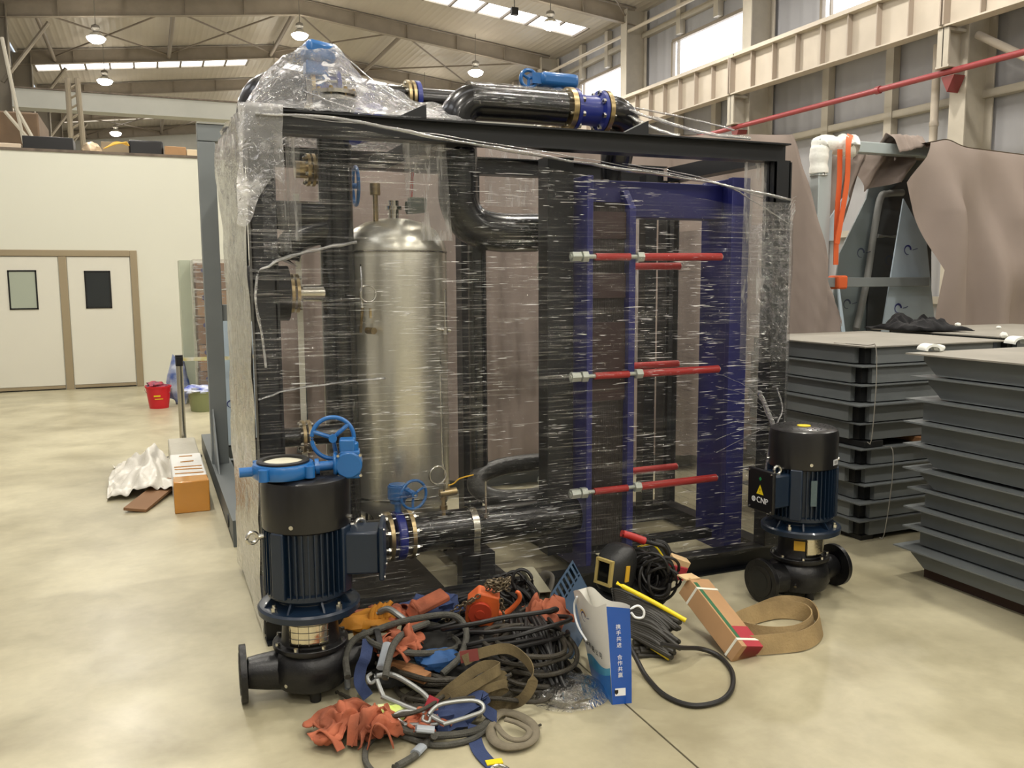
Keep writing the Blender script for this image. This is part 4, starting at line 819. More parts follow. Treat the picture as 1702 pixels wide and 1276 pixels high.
def sideR(u, v):
    y = 3.9+u*1.2; z = .06+v*1.9; return Vector((3.315+.01*nz((y*3, z*5, 2)), y, z))
mb = MB(); mb.grid(sideR, 20, 40); FL('end_sheet', mb, F_front)
ridge_px = [(372, 232), (388, 190), (420, 160), (440, 126), (470, 96), (500, 79), (530, 71), (556, 76), (578, 100), (612, 132), (650, 150), (690, 160), (735, 178)]
RP = [at(px, py, 'y', 4.45) for px, py in ridge_px]; RP[0].x = .385
def tent(u, v):
    q = u*(len(RP)-1); i = min(int(q), len(RP)-2); t = q-i; r = RP[i].lerp(RP[i+1], t)
    s = v*2-1; y = 4.45+(s*.54 if s < 0 else s*.66)
    base = 2.385; z = base+max(0.004, (r.z-base))*((1-abs(s))**1.6 if s < 0 else (1-abs(s))**1.1)
    wr = (1-abs(s))**.3*.03
    x = max(r.x, .39) if abs(s) > .5 else r.x
    x = r.x+(max(r.x, .4)-r.x)*abs(s)
    return Vector((x+wr*nz((x*6, y*6, 1)), y, z+wr*nz((x*8, y*8, 5))+wr*.5*nz((x*19, y*19, 9))))
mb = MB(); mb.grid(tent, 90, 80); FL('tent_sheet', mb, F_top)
# curtain of film hanging from the tent over the near left corner
def corner(u, v):
    px = 398+u*(72-30*(v > 2)); a = at(px, 185+10*u, 'y', 3.885); x = max(.385, a.x)
    z = 2.392-v*(.30+.2*(1-u)+.05*math.sin(u*7)); return Vector((x-.03*v*(1-u)+.01*nz((x*20, 0, z*9)), 3.885+.03*(1-v)*(u < 0)+.012*nz((x*16, 3, z*6)), z))
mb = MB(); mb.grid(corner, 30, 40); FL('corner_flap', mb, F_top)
def saddle(u, v):
    a = -1.9+3.8*v; x = 1.56+.56*u; r = .1+.004*nz((u*30, v*6, 1)); return Vector((x, 4.32+math.sin(a)*r, 2.555+math.cos(a)*r))
mb = MB(); mb.grid(saddle, 60, 30); FL('pipe_wrap', mb, F_front)
# gathered strands
def strand(pts, w, seed=0, yv=3.885, fl=.35, m=None):
    P = [(at(px, py, 'y', yv if len(q) == 0 else q[0])) for (px, py, *q) in pts]
    P2 = catmull(P, 8); P3 = [p+Vector((0, .004*nz((i*.3, seed, 0)), .006*nz((i*.4, seed, 5)))) for i, p in enumerate(P2)]
    mb = MB(); mb.tube(P3, lambda t: w*(1+.5*nz((t*9, seed, 2))), n=8, k=1, flat=fl); FL('gathered_strand', mb, m or F_gath)
strand([(424, 190), (560, 197), (720, 228), (860, 252), (1000, 276), (1160, 300), (1312, 332)], .021, 1)
strand([(470, 192), (640, 212), (860, 245), (1000, 269), (1180, 302), (1270, 330)], .007, 2)
strand([(1035, 272), (1120, 285), (1200, 306), (1270, 345), (1310, 372)], .007, 8)
strand([(428, 452), (470, 430), (530, 414), (592, 402)], .016, 3, 3.88, .5)
strand([(428, 455), (425, 500), (436, 560), (442, 610)], .010, 4, 3.88, .6)
strand([(430, 664), (480, 648), (560, 636), (640, 628)], .012, 5, 3.88, .4)
strand([(1036, 180, 4.3), (1110, 204, 4.1), (1175, 222, 4.0), (1245, 229, 3.95)], .03, 6, 4.0, .3, F_rope)
strand([(1036, 186, 4.3), (1080, 210, 4.1), (1130, 226, 4.0)], .022, 7, 4.0, .3, F_rope)
strand([(1040, 176, 4.4), (1140, 196, 4.2), (1220, 216, 4.0)], .016, 9, 4.0, .3, F_rope)
strand([(540, 75, 4.45), (580, 100, 4.4), (640, 150, 4.2), (700, 186, 3.95)], .008, 10, 4.0, .4)
strand([(505, 150, 4.2), (560, 172, 4.0), (620, 190, 3.9)], .006, 11, 4.0, .4)
strand([(1262, 650, 3.88), (1275, 682, 3.87), (1286, 716, 3.85), (1278, 760, 3.85), (1268, 812, 3.84)], .022, 12, 3.9, .4)
for q in range(7): strand([(1288, 690+q*2, 3.87), (1240, 672+q*14-30, 3.9), (1190, 660+q*22-40, 3.9)], .0025, 20+q, 3.9, .5)
strand([(1292, 645, 3.88), (1300, 680, 3.88), (1290, 705, 3.87)], .008, 13, 3.9, .5)
for q in range(5): strand([(1308, 350+q*9, 3.885), (1318+q, 330+q*5, 3.88), (1324-2*q, 326+q*8, 3.87)], .002, 30+q, 3.9, .6)
# wrinkled crush of film up the right-hand and left-hand front posts
def crush(px0, px1, py0, py1, seed):
    a = at(px0, py0, 'y', 3.885); b = at(px1, py1, 'y', 3.885)
    def f(u, v):
        x = a.x+(b.x-a.x)*u; z = a.z+(b.z-a.z)*v
        e = math.sin(PI*u)**.5*math.sin(PI*v)**.3
        return Vector((x, 3.888-.018*e*abs(nz((x*22, seed, z*13)))-.008*e*abs(nz((x*50, seed, z*40))), z))
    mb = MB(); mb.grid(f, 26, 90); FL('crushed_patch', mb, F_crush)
crush(1262, 1311, 335, 600, 3); crush(432, 462, 240, 430, 7)
def strip(px0, px1, py0, py1, yv, seed, slant=0):
    a = at(px0, py0, 'y', yv); b = at(px1, py1, 'y', yv)
    def f(u, v):
        z = b.z+(a.z-b.z)*v; x = a.x+(b.x-a.x)*u+slant*(1-v)
        return Vector((x, yv+.01*math.sin(u*9+seed)+.008*nz((x*9, seed, z*4)), z))
    mb = MB(); mb.grid(f, 14, 40); FL('hanging_fold', mb, F_strip)
strip(448, 474, 226, 418, 3.95, 1, .03); strip(474, 502, 226, 400, 3.96, 2); strip(668, 742, 228, 400, 4.0, 3, .03)
strip(1236, 1276, 262, 600, 4.0, 4); strip(805, 900, 232, 345, 5.1, 5); strip(1052, 1066, 350, 600, 5.1, 8)

# ------------------------------------------------------------------ pumps
def pump(name, label, loc, box_dir, noz_dir, s, mark):
    t = thing(name, label, 'pump', loc, 0)
    bd = Vector((math.cos(box_dir), math.sin(box_dir), 0)); nd = Vector((math.cos(noz_dir), math.sin(noz_dir), 0)); bs = Vector((-bd.y, bd.x, 0)); Zz = Vector((0, 0, 1))
    # volute casing
    mb = MB(); mb.lathe([(0, .035), (.1, .035), (.135, .05), (.155, .09), (.155, .14), (.14, .175), (.125, .19), (.125, .205), (0, .205)], n=48)
    for sg in (1, -1): mb.tube([nd*(sg*.255)+Zz*.115, nd*(sg*.2)+Zz*.113, nd*(sg*.12)+Zz*.11, Vector((0, 0, .11))], lambda q: .058+.03*q, n=24, k=6)
    vol = obj('volute_casing', mb, M_cast, t)
    for sg in (1, -1):
        mb = MB(); mb.cyl(nd*(sg*.25)+Zz*.115, nd*(sg*.275)+Zz*.115, .112, n=44)
        mb.cyl(nd*(sg*.2755)+Zz*.115, nd*(sg*.278)+Zz*.115, .082, n=36)
        f_ = obj('pipe_flange', mb, M_cast, t, bevel=.002)
        mb = MB(); a, b, _ = frame_of(nd)
        mb.cyl(nd*(sg*.2782)+Zz*.115, nd*(sg*.279)+Zz*.115, .055, n=32)
        for q in range(8):
            p = nd*(sg*.2755)+Zz*.115+(a*math.cos(PI*q/4+.39)+b*math.sin(PI*q/4+.39))*.096; mb.cyl(p, p+nd*(sg*.0008), .008, n=10)
        obj('port_bore', mb, M_gap, f_)
    for q in range(3):
        mb = MB(); a = q*2.09+.5; mb.cyl((math.cos(a)*.09, math.sin(a)*.09, 0), (math.cos(a)*.09, math.sin(a)*.09, .06), .022, n=14); obj('casing_foot', mb, M_cast, t)
    mb = MB(); mb.cyl((0, 0, .203), (0, 0, .222), .148, n=48); obj('casing_cover', mb, M_cast, t, bevel=.003)
    mb = MB()
    for q in range(8):
        mb = MB(); a = PI*q/4+.2; mb.cyl((math.cos(a)*.136, math.sin(a)*.136, .222), (math.cos(a)*.136, math.sin(a)*.136, .234), .009, n=6); obj('cover_bolt', mb, M_chrome, t)
    for q in range(3): mb = MB(); mb.cyl((math.cos(q*2+3.9)*.153, math.sin(q*2+3.9)*.153, .09), (math.cos(q*2+3.9)*.163, math.sin(q*2+3.9)*.163, .09), .008, n=6); obj('drain_plug', mb, M_chrome, t)
    # lantern with stainless guard
    mb = MB(); mb.lathe([(.118, .22), (.112, .235), (.108, .3), (.112, .335), (.13, .345)], n=40); obj('lantern', mb, M_cast, t)
    fr_ = Vector((-.35, -1, 0)).normalized() if mark == 'L' else Vector((.12, -1, 0)).normalized(); gs = Vector((-fr_.y, fr_.x, 0)); mb = MB(); a0 = math.atan2(fr_.y, fr_.x); off = .12
    def gp(u, v): a = a0+off+(u-.5)*1.35; return Vector((math.cos(a)*.119, math.sin(a)*.119, .232+v*.105))
    mb.grid(gp, 16, 6); g = obj('coupling_guard', mb, mat('guard_stainless', C(214, 206, 184), .18, metal=1, bump=.15, bscale=30), t, solid=.003)
    if mark == 'L':
        mb = MB()
        for v in (.3, .55, .8):
            mb.tube([gp(q/10, v)*1.015-Vector((0, 0, gp(q/10, v).z*.015)) for q in range(11)], .0016, n=5, k=1)
        for q in (.25, .5, .75): mb.cyl(gp(q, .02)*1.012, gp(q, .98)*1.012, .0012, n=5)
        obj('guard_seam', mb, M_lampbody, g)
    else:
        mb = MB(); a = a0-.85; c_ = Vector((math.cos(a)*.1135, math.sin(a)*.1135, .29)); R = axes(Vector((-math.sin(a), math.cos(a), 0)), Zz); mb.box(c_, (.055, .05, .003), rot=R); obj('warning_label', mb, M_lyel, t)
    # motor foot flange
    mb = MB(); mb.lathe([(.12, .34), (.185, .345), (.198, .352), (.2, .375), (.192, .383), (.15, .386), (.13, .4), (.125, .43), (.0, .43)], n=56)
    for q in range(8):
        a = PI*q/4+.15; d = Vector((math.cos(a), math.sin(a), 0)); sdv = Vector((-d.y, d.x, 0))
        mb.add([d*.12+sdv*e+Zz*.383 for e in (-.004, .004)]+[d*.18+sdv*e+Zz*.383 for e in (-.004, .004)]+[d*.12+sdv*e+Zz*.46 for e in (-.004, .004)], [(0, 1, 3, 2), (0, 2, 4), (1, 5, 3), (2, 3, 5, 4), (0, 4, 5, 1)])
    obj('motor_flange', mb, M_navy, t)
    for q in range(4):
        mb = MB(); a = PI*q/2+PI/4-.25; mb.cyl((math.cos(a)*.172, math.sin(a)*.172, .384), (math.cos(a)*.172, math.sin(a)*.172, .402), .013, n=6); mb.cyl((math.cos(a)*.172, math.sin(a)*.172, .40), (math.cos(a)*.172, math.sin(a)*.172, .412), .007, n=10)
        obj('flange_bolt', mb, M_chrome, t)
    # finned stator
    mb = MB(); mb.cyl((0, 0, .42), (0, 0, .7), .148, n=48); mb.lathe([(.125, .4), (.16, .425), (.162, .445), (.148, .45)], n=48)
    body = obj('motor_body', mb, M_navy, t)
    mb = MB(); nf = 44
    for q in range(nf):
        a = 2*PI*q/nf; d = Vector((math.cos(a), math.sin(a), 0)); mb.box(d*.156+Zz*.565, (.028, .0045, .25), rot=(0, 0, a))
    obj('cooling_fins', mb, M_navy, body, smooth=0)
    for a in (PI/4, 3*PI/4, 5*PI/4-.1, 7*PI/4+.1):
        mb = MB(); d = Vector((math.cos(a), math.sin(a), 0)); mb.box(d*.15+Zz*.565, (.05, .06, .26), rot=(0, 0, a)); obj('fin_lug', mb, M_navy, body, bevel=.006)
    # fan cowl
    mb = MB(); mb.lathe([(.165, .69), (.17, .695), (.172, .86), (.166, .882), (.15, .892), (.0, .894)], n=56)
    cw = obj('fan_cowl', mb, M_fan, t)
    for q in range(4):
        mb = MB(); a = PI*q/2+PI/4+.3; mb.cyl((math.cos(a)*.17, math.sin(a)*.17, .725), (math.cos(a)*.182, math.sin(a)*.182, .725), .0085, n=10); obj('cowl_screw', mb, M_chrome, cw)
    mb = MB(); mb.cyl((0, 0, .894), (0, 0, .897), .034, n=28); b_ = obj('round_badge', mb, M_yel, cw)
    mb = MB()
    for q in range(60):
        a = q*2.4; r_ = .04+.011*math.sqrt(q)*1.25; mb.cyl((math.cos(a)*r_, math.sin(a)*r_, .8938), (math.cos(a)*r_, math.sin(a)*r_, .8948), .0042, n=6)
    obj('air_holes', mb, M_gap, cw)
    # terminal box
    mb = MB(); R = axes(bs, Zz)
    bo_ = .215 if mark == 'L' else .19; c_ = bd*bo_+Zz*.585; mb.box(c_, (.15, .17, .14), rot=R); neck = obj('terminal_box', mb, M_navy, t, bevel=.01)
    c_ = bd*(bo_+.078)+Zz*.585; mb = MB(); mb.box(c_, (.185, .215, .02), rot=R); lid = obj('box_lid', mb, M_navy if mark == 'L' else M_lablack, neck, bevel=.006)
    for e1 in (-1, 1):
        for e2 in (-1, 1): mb = MB(); p = c_+bs*(e1*.08)+Zz*(e2*.095); mb.cyl(p, p+bd*.014, .006, n=6); obj('lid_screw', mb, M_chrome, neck)
    if mark == 'R':
        # outward face: text plane
        fx = Zz.cross(bd); R2 = axes(fx, Zz); o_ = c_+bd*.0105
        mb = MB(); mb.add([o_+fx*x_+Zz*z_ for x_, z_ in ((-.026, -.02), (.026, -.02), (0, .03))], [(0, 1, 2)]); obj('warning_triangle', mb, M_yel, lid, smooth=0)
        obj('warning_bolt', text_mb('!', .034, R2, o_+bd*.0008-Zz*.002), M_lablack, lid, smooth=0)
        obj('brand_lettering', text_mb('CNP', .042, R2, o_+bd*.0005-Zz*.05+fx*.018), M_lwhite, lid, smooth=0)
        mb = MB(); mb.lathe([(.008, 0), (.014, 0), (.014, .001), (.008, .001)], c=o_-Zz*.05-fx*.045, axis=bd, n=20, close=True); mb.box(o_-Zz*.05-fx*.045, (.006, .012, .0016), rot=R2); obj('brand_mark', mb, M_lwhite, lid, smooth=0)
        mb = MB(); mb.box(o_+Zz*.06, (.014, .014, .0012), rot=R2 @ Euler((0, 0, .785)).to_matrix()); obj('green_mark', mb, mat('label_green', C(30, 130, 70), .5), lid, smooth=0)
        a = -1.15; d = Vector((math.cos(a), math.sin(a), 0)); sd_ = Vector((-d.y, d.x, 0)); mb = MB(); mb.box(d*.1725+Zz*.728, (.05, .028, .002), rot=axes(sd_, Zz)); lb = obj('silver_label', mb, M_label, cw, smooth=0)
        obj('label_print', text_mb('III||I|', .02, axes(sd_, Zz), d*.174+Zz*.728, .0002), M_lampbody, cw, smooth=0)
        a = -1.95; d = Vector((math.cos(a), math.sin(a), 0)); sd_ = Vector((-d.y, d.x, 0)); mb = MB(); mb.box(d*.173+Zz*.58, (.03, .13, .004), rot=axes(sd_, Zz)); obj('rating_plate', mb, mat('plate_worn', C(88, 104, 110), .4, metal=.5, bump=.3), t, smooth=0)
    # lifting eyes
    for sg in ((PI*1.03, .665), (0.0, .665)) if mark == 'L' else ((box_dir+.2, .69),):
        a, zz = sg; d = Vector((math.cos(a), math.sin(a), 0)); p = d*.185+Zz*zz; mb = MB(); mb.cyl(d*.15+Zz*zz, d*.19+Zz*zz, .011, n=12)
        c2 = d*.212+Zz*(zz+.0); fa = Vector((.25, -1, 0)) if mark == 'L' else bs; a1, b1_, _ = frame_of(fa)
        mb.tube([c2+(a1*math.cos(q)+b1_*math.sin(q))*.021 for q in [2*PI*j/20 for j in range(20)]], .0075, n=10, closed=True, k=2); obj('lifting_eye', mb, M_chrome, t)
    t.scale = (s, s, s); return t
PL = pump('vertical_pump', 'dark navy vertical pump at left with a loose blue valve resting on its cowl', (.538, 3.41, 0), -.3, PI-.05, 1.005, 'L')
pR = at(1335, 1000, 'z', 0)
PR_ = pump('vertical_pump', 'dark navy vertical pump at right with warning sign on its black box lid', (3.085, 3.50, 0), PI+.05, PI+.1, 1.0, 'R')
# loose butterfly valve lying on the left pump
vz = .894*1.005
t = thing('loose_butterfly_valve', 'bright blue butterfly valve with hand wheel lying on top of the left pump', 'valve', (.453, 3.39, vz))
mb = MB(); mb.lathe([(.092, 0), (.112, .002), (.118, .012), (.118, .045), (.112, .055), (.092, .057)], n=48, close=True)
for a in (PI, ): mb.cyl((math.cos(a)*.11, .0, .028), (math.cos(a)*.165, 0, .028), .019, n=14)
mb.cyl((.1, -.01, .028), (.2, -.02, .032), .019, n=16); mb.cyl((.12, -.01, .028), (.135, -.012, .029), .032, n=16)
for (x, y) in ((.085, .09), (-.085, .09), (-.085, -.09), (.085, -.09)): mb.cyl((x, y, .006), (x, y, .05), .02, n=12)
obj('valve_body', mb, M_blue, t)
mb = MB(); mb.lathe([(.075, -.002), (.1, -.002), (.1, .064), (.094, .068), (.078, .066)], n=48, close=True); obj('rubber_seat', mb, M_blkm, t)
mb = MB(); mb.lathe([(0, .064), (.05, .063), (.077, .056), (.077, .05), (0, .045)], n=40); obj('valve_disc', mb, mat('disc_pale', C(206, 202, 180), .35), t)
c = Vector((.235, -.025, .035)); ax = Vector((1, -.25, 0)).normalized()
mb = MB(); fr2 = Vector((-.25, -1, 0)).normalized()
mb.cyl(c-fr2*.0-ax*.045, c-ax*.03, .05, n=24)
mb.box(c+ax*.02+Vector((0, 0, .0)), (.075, .075, .11), rot=axes(ax, (-ax.y, ax.x, 0))); mb.cyl(c-fr2*.045+ax*.015, c+fr2*.045+ax*.015, .052, n=28); mb.cyl(c+ax*.02+Vector((0, 0, .05)), c+ax*.02+Vector((0, 0, .085)), .034, n=20)
mb.box(c+ax*.02+Vector((0, 0, .075))-ax*.01, (.06, .07, .05), rot=axes(ax, (-ax.y, ax.x, 0)))
gb = obj('gearbox', mb, M_blue, t, bevel=.006)
for dz in (-.04, .04):
    for e in (-.04, .045): mb = MB(); mb.cyl(c+ax*(.015+e)+fr2*.04+Vector((0, 0, dz)), c+ax*(.015+e)+fr2*.052+Vector((0, 0, dz)), .006, n=6); obj('bolt', mb, M_chrome, gb)
wc = c+Vector((-.035, .055, .095)); wa = Vector((-.2, -1, .12)).normalized(); a_, b_, _ = frame_of(wa)
mb = MB(); mb.tube([wc+(a_*math.cos(q)+b_*math.sin(q))*.082 for q in [2*PI*j/28 for j in range(28)]], .0085, n=12, closed=True, k=2)
for j in range(3):
    q = 2*PI*j/3+.35; mb.tube([wc, wc+(a_*math.cos(q)+b_*math.sin(q))*.045+wa*.004, wc+(a_*math.cos(q)+b_*math.sin(q))*.082], .0085, n=8, k=3)
mb.cyl(wc-wa*.012, wc+wa*.06, .016, n=16); obj('hand_wheel', mb, M_blue, t)
# ------------------------------------------------------------------ heap of lifting gear on the floor
def G(px, py, h=0.01): return at(px, py, 'z', h)
def YY(px, py, y): return at(px, py, 'y', y)
def rope(name, pts, r, m, label, cat='rope', group=None, n=8, par=None, flat=1.0, k=6):
    mb = MB(); mb.tube([G(*p) for p in pts], r, n=n, k=k, flat=flat)
    o = obj(name, mb, m, par, world=bool(par))
    return tag(o, label, cat, group) if not par else o
def coil(c, rx, ry, turns, r, m, seed, tilt=0.0, hz=.02, name=None, label=None, cat='cable', squash=None, n=8):
    """a hank: several uneven loops of one rope"""
    random.seed(seed); pts = []; cx_, cy_, cz = c; N = 14
    for i in range(int(turns*N)+1):
        a = 2*PI*i/N; q = i/N; w_ = 1+.16*math.sin(q*2.3+seed)+.05*random.uniform(-1, 1)
        x = math.cos(a)*rx*w_+.02*math.sin(q*3.1+seed); y = math.sin(a)*ry*w_
        z = cz+hz*(1+math.sin(q*1.7+seed))*.5*turns*.5+math.sin(a+seed)*tilt+random.uniform(0, .008)
        pts.append((cx_+x, cy_+y, max(r, z)))
    mb = MB(); mb.tube(pts, r, n=n, k=3); o = obj(name, mb, m)
    return tag(o, label, cat)
# coils of wire rope and cable
c0 = G(800, 1125)
coil((c0.x-.02, c0.y+.02, .02), .30, .20, 6, .011, M_wire, 3, name='wire_rope_coil', label='wide oily wire rope coil at the bottom of the lifting gear heap', cat='rope', hz=.03)
c1_ = G(885, 1130)
coil((c1_.x, c1_.y+.03, .03), .17, .16, 7, .010, M_wire, 5, tilt=.02, name='wire_rope_coil', label='tight wire rope coil left of the clear wrapped disc', cat='rope', hz=.04)
c2_ = G(745, 1075)
coil((c2_.x, c2_.y, .05), .20, .15, 5, .010, M_cable, 8, tilt=.05, name='black_cable_coil', label='black cable coil under the chain hoist in the heap', cat='cable', hz=.05)
c3_ = G(690, 1110)
coil((c3_.x, c3_.y, .06), .19, .19, 4, .013, M_rope, 11, tilt=.04, name='rope_coil', label='loose dark grey rope loops in the left middle of the heap', cat='rope', hz=.05)
c4_ = G(815, 1065)
coil((c4_.x+.03, c4_.y, .05), .19, .15, 6, .009, M_wire, 14, tilt=.05, name='wire_rope_coil', label='thin wire rope loops below the orange chain hoist', cat='rope', hz=.04)
coil((c0.x-.12, c0.y-.12, .012), .24, .10, 3, .010, M_wire, 19, name='wire_rope_coil', label='flat wire rope loops on the floor in front of the heap', cat='rope', hz=.01)
coil((c1_.x-.04, c1_.y+.16, .10), .24, .14, 5, .010, M_cable, 22, tilt=.06, name='black_cable_coil', label='black cable loops spreading at the foot of the tied cable bundle', cat='cable', hz=.05)
tag(obj('dark_tarpaulin', lump((c0.x-.06, c0.y+.2, .035), (.38, .25, .09), 44, .35, 26), mat('tarp_dark', C(40, 40, 38), .8, var=.3, vscale=9, bump=.3, bscale=12)), 'dark crumpled tarpaulin under the coils of the heap', 'tarpaulin')
# tied upright bundle of black cables
t = thing('tied_cable_bundle', 'bundle of black cables tied near its top and leaning on the skid', 'cable bundle', tuple(G(860, 1060)))
random.seed(4); mb = MB()
top = YY(852, 972, 3.55); tie = YY(868, 1008, 3.5); 
for q in range(26):
    a = random.uniform(0, 2*PI); r_ = .055*math.sqrt(random.random()); d = _r*(math.cos(a)*r_)+Vector((0, math.sin(a)*r_*.7, 0))
    ft = G(880+random.uniform(-20, 62), 1120+random.uniform(-15, 25), .03+.04*random.random())
    md = (tie+ft)/2+Vector((random.uniform(-.03, .03), random.uniform(-.02, .04), .06)); s0 = top+_r*(random.uniform(-.1, .07))+Vector((0, random.uniform(-.02, .03), random.uniform(-.02, .04)))
    mb.tube([s0, (s0+tie)/2+d*1.3, tie+d, md+d*1.3, ft], .0085, n=7, k=5)
obj('cable', mb, M_cable, t, world=True)
mb = MB(); a_, b_, dd = frame_of(Vector((.25, -.3, -1)))
for off in (0, .05): mb.tube([tie+dd*off+(a_*math.cos(q)+b_*math.sin(q)*.8)*.075 for q in [2*PI*j/16 for j in range(16)]], .009, n=8, closed=True, k=2)
obj('binding', mb, M_blkm, t, world=True)
mb = MB()
for q in range(4):
    c_ = top+_r*(-.06+q*.035)+Vector((0, 0, -.01+.01*q)); mb.tube([c_+_r*(.045*math.cos(a))+Vector((0, .01*math.sin(a), .05*math.sin(a))) for a in [2*PI*j/14 for j in range(14)]], .008, n=7, closed=True, k=2)
obj('cable_loop', mb, M_cable, t, world=True)
# thick lanyards with clear sleeves and snap hooks
lg = 'shock lanyards with clear sleeves in the heap'
def sleeve(p0, p1, par, r=.02):
    mb = MB(); a = G(*p0); b = G(*p1); mb.tube([a, (a+b)/2, b], r, n=10, flat=.6); obj('clear_sleeve', mb, M_sleevep, par, world=True)
def lanyard(pts, label, s0=None, s1=None, r=.0135, m=None):
    t = thing('safety_lanyard', label, 'lanyard', tuple(G(*pts[0])), 0, lg)
    mb = MB(); mb.tube([G(*p) for p in pts], r, n=10, k=7); obj('rope', mb, m or M_rope, t, world=True)
    if s0: sleeve(*s0, t)
    if s1: sleeve(*s1, t)
    return t
lanyard([(578, 1125, .12), (575, 1090, .16), (590, 1062, .2), (630, 1045, .22), (680, 1030, .24), (750, 1022, .24), (775, 1048, .2), (765, 1090, .14), (735, 1120, .1)], 'thick grey lanyard arching from the left pump over the top of the heap', ((578, 1142, .03), (575, 1108, .12)))
lanyard([(538, 1192, .02), (575, 1176, .05), (620, 1186, .06), (670, 1212, .04), (730, 1222, .03), (790, 1214, .03), (815, 1194, .03)], 'thick grey lanyard lying along the front edge of the heap', ((615, 1200, .06), (655, 1214, .05)), ((690, 1210, .07), (722, 1213, .06)))
lanyard([(655, 1276, .015), (690, 1255, .015), (715, 1228, .02), (722, 1222, .05)], 'short grey lanyard end running to the bottom edge of the photo', ((690, 1252, .02), (702, 1240, .02)))
lanyard([(640, 1128, .18), (645, 1100, .22), (655, 1070, .23), (675, 1050, .22), (712, 1035, .22)], 'grey lanyard rising from the large snap hook', ((634, 1110, .18), (644, 1070, .22)))
rope('floor_rope', [(625, 1290, .012), (607, 1262, .012), (615, 1232, .012), (650, 1218, .015), (720, 1238, .012), (780, 1230, .012), (812, 1208, .02)], .011, M_rope, 'grey rope loop on the bare floor at the bottom of the photo', 'rope')
rope('thin_rope', [(560, 1150, .02), (600, 1170, .06), (640, 1190, .08), (700, 1180, .1), (750, 1150, .1), (790, 1150, .08), (850, 1120, .12)], .008, M_wire, 'thin dark rope crossing the middle of the heap', 'rope')
rope('thin_rope', [(700, 1180, .03), (760, 1162, .1), (820, 1160, .08), (900, 1165, .04), (925, 1130, .05), (905, 1090, .1), (860, 1070, .12)], .009, M_wire, 'thin oily rope bending round the right side of the heap', 'rope')
rope('thin_rope', [(880, 1218, .01), (892, 1208, .01), (899, 1204, .01)], .005, M_wire, 'short rope tail at the right of the grey round sling', 'rope')
# snap hooks
def snap(c, ang, s, label, up):
    t = thing('snap_hook', label, 'snap hook', tuple(c), 0, 'steel snap hooks in the heap')
    ax = (_r*math.cos(ang)+Vector(up)*math.sin(ang)).normalized(); ay = (Vector(up)*math.cos(ang)-_r*math.sin(ang)).normalized()
    def P(x, y): return c+ax*(x*s)+ay*(y*s)
    body = [(-.11, .02), (-.05, .045), (.02, .035), (.09, .01), (.115, -.02), (.10, -.048), (.05, -.05), (-.02, -.045), (-.07, -.04)]
    mb = MB(); mb.tube([P(*p) for p in body], .0095*s, n=10, k=6); obj('hook_body', mb, M_alu, t, world=True)
    mb = MB(); mb.tube([P(-.1, .015), P(-.085, -.01), P(-.065, -.038)], .0085*s, n=8); mb.tube([P(-.12, .03), P(-.135, .01), P(-.12, -.008), P(-.1, .01)], .007*s, n=8); obj('gate', mb, M_alu, t, world=True)
snap(G(668, 1148, .12), -.35, 1.05, 'large steel snap hook in the left middle of the heap', (0, .75, .66))
snap(G(755, 1180, .1), .35, .85, 'second steel snap hook lying right of the large one', (0, .75, .66))
snap(G(690, 1192, .07), .08, .7, 'small steel snap hook under the front lanyard', (0, .9, .4))
# webbing slings
def strap(name, pts, w_, m, label, side=(0, .3, 1), th=.004, cat='strap', group=None, par=None):
    mb = MB(); mb.ribbon([G(*p) for p in pts], w_, th, k=7, side=side); o = obj(name, mb, m, par, world=bool(par), smooth=60)
    return tag(o, label, cat, group) if not par else o
strap('webbing_sling', [(770, 1098, .2), (800, 1085, .22), (845, 1078, .22), (877, 1100, .2), (886, 1130, .15), (870, 1160, .08), (845, 1170, .03), (800, 1168, .03)], .04, M_web, 'olive-brown webbing sling arching over the right half of the heap', cat='sling')
strap('webbing_sling', [(728, 1165, .08), (755, 1140, .14), (800, 1108, .18), (830, 1110, .18), (800, 1130, .16), (750, 1160, .1)], .04, M_web, 'folded olive-brown webbing sling in the middle of the heap', cat='sling')
for q in range(3): strap('webbing_sling', [(742+q*8, 1172-q*2, .05), (790+q*8, 1140+q*3, .12), (828+q*5, 1120+q*8, .13), (838, 1130+q*8, .1), (800, 1152+q*6, .06)], .03, M_web, 'layer %s of the folded webbing sling under the arch' % ['one', 'two', 'three'][q], cat='sling', group='folded sling layers')
t = thing('sling_end', 'maroon-tipped webbing end in the upper middle of the heap', 'strap', tuple(G(770, 1090, .2)))
mb = MB(); mb.ribbon([G(765, 1092, .21), G(795, 1087, .22)], .044, .008, side=(0, .3, 1)); obj('maroon_tip', mb, mat('maroon_tip', C(112, 50, 44), .8), t, world=True)
mb = MB(); mb.ribbon([G(712, 1180, .08), G(722, 1158, .12)], .04, .008, side=(1, 0, 0)); tag(obj('sling_end', mb, M_dred), 'dark red webbing tip beside the second snap hook', 'strap')
t = thing('round_sling', 'grey ring-shaped round sling lying on the floor in front of the heap', 'sling', tuple(G(855, 1215)))
mb = MB(); ringp = [(818, 1198, .02), (835, 1184, .02), (862, 1189, .02), (885, 1205, .02), (887, 1225, .02), (868, 1238, .02), (838, 1240, .02), (818, 1225, .02)]
mb.tube([G(*p) for p in ringp], .02, n=12, closed=True, k=6, flat=.6); obj('outer_loop', mb, mat('sling_grey', C(120, 112, 94), .9, var=.15, vscale=30, bump=.2, bscale=140), t, world=True)
mb = MB(); mb.tube([G(px, py, .035) for px, py in ((826, 1205), (835, 1218), (850, 1228), (870, 1228), (880, 1215), (862, 1202), (840, 1195))], .012, n=10, k=6, flat=.6); obj('inner_loop', mb, MATS['sling_grey'], t, world=True)
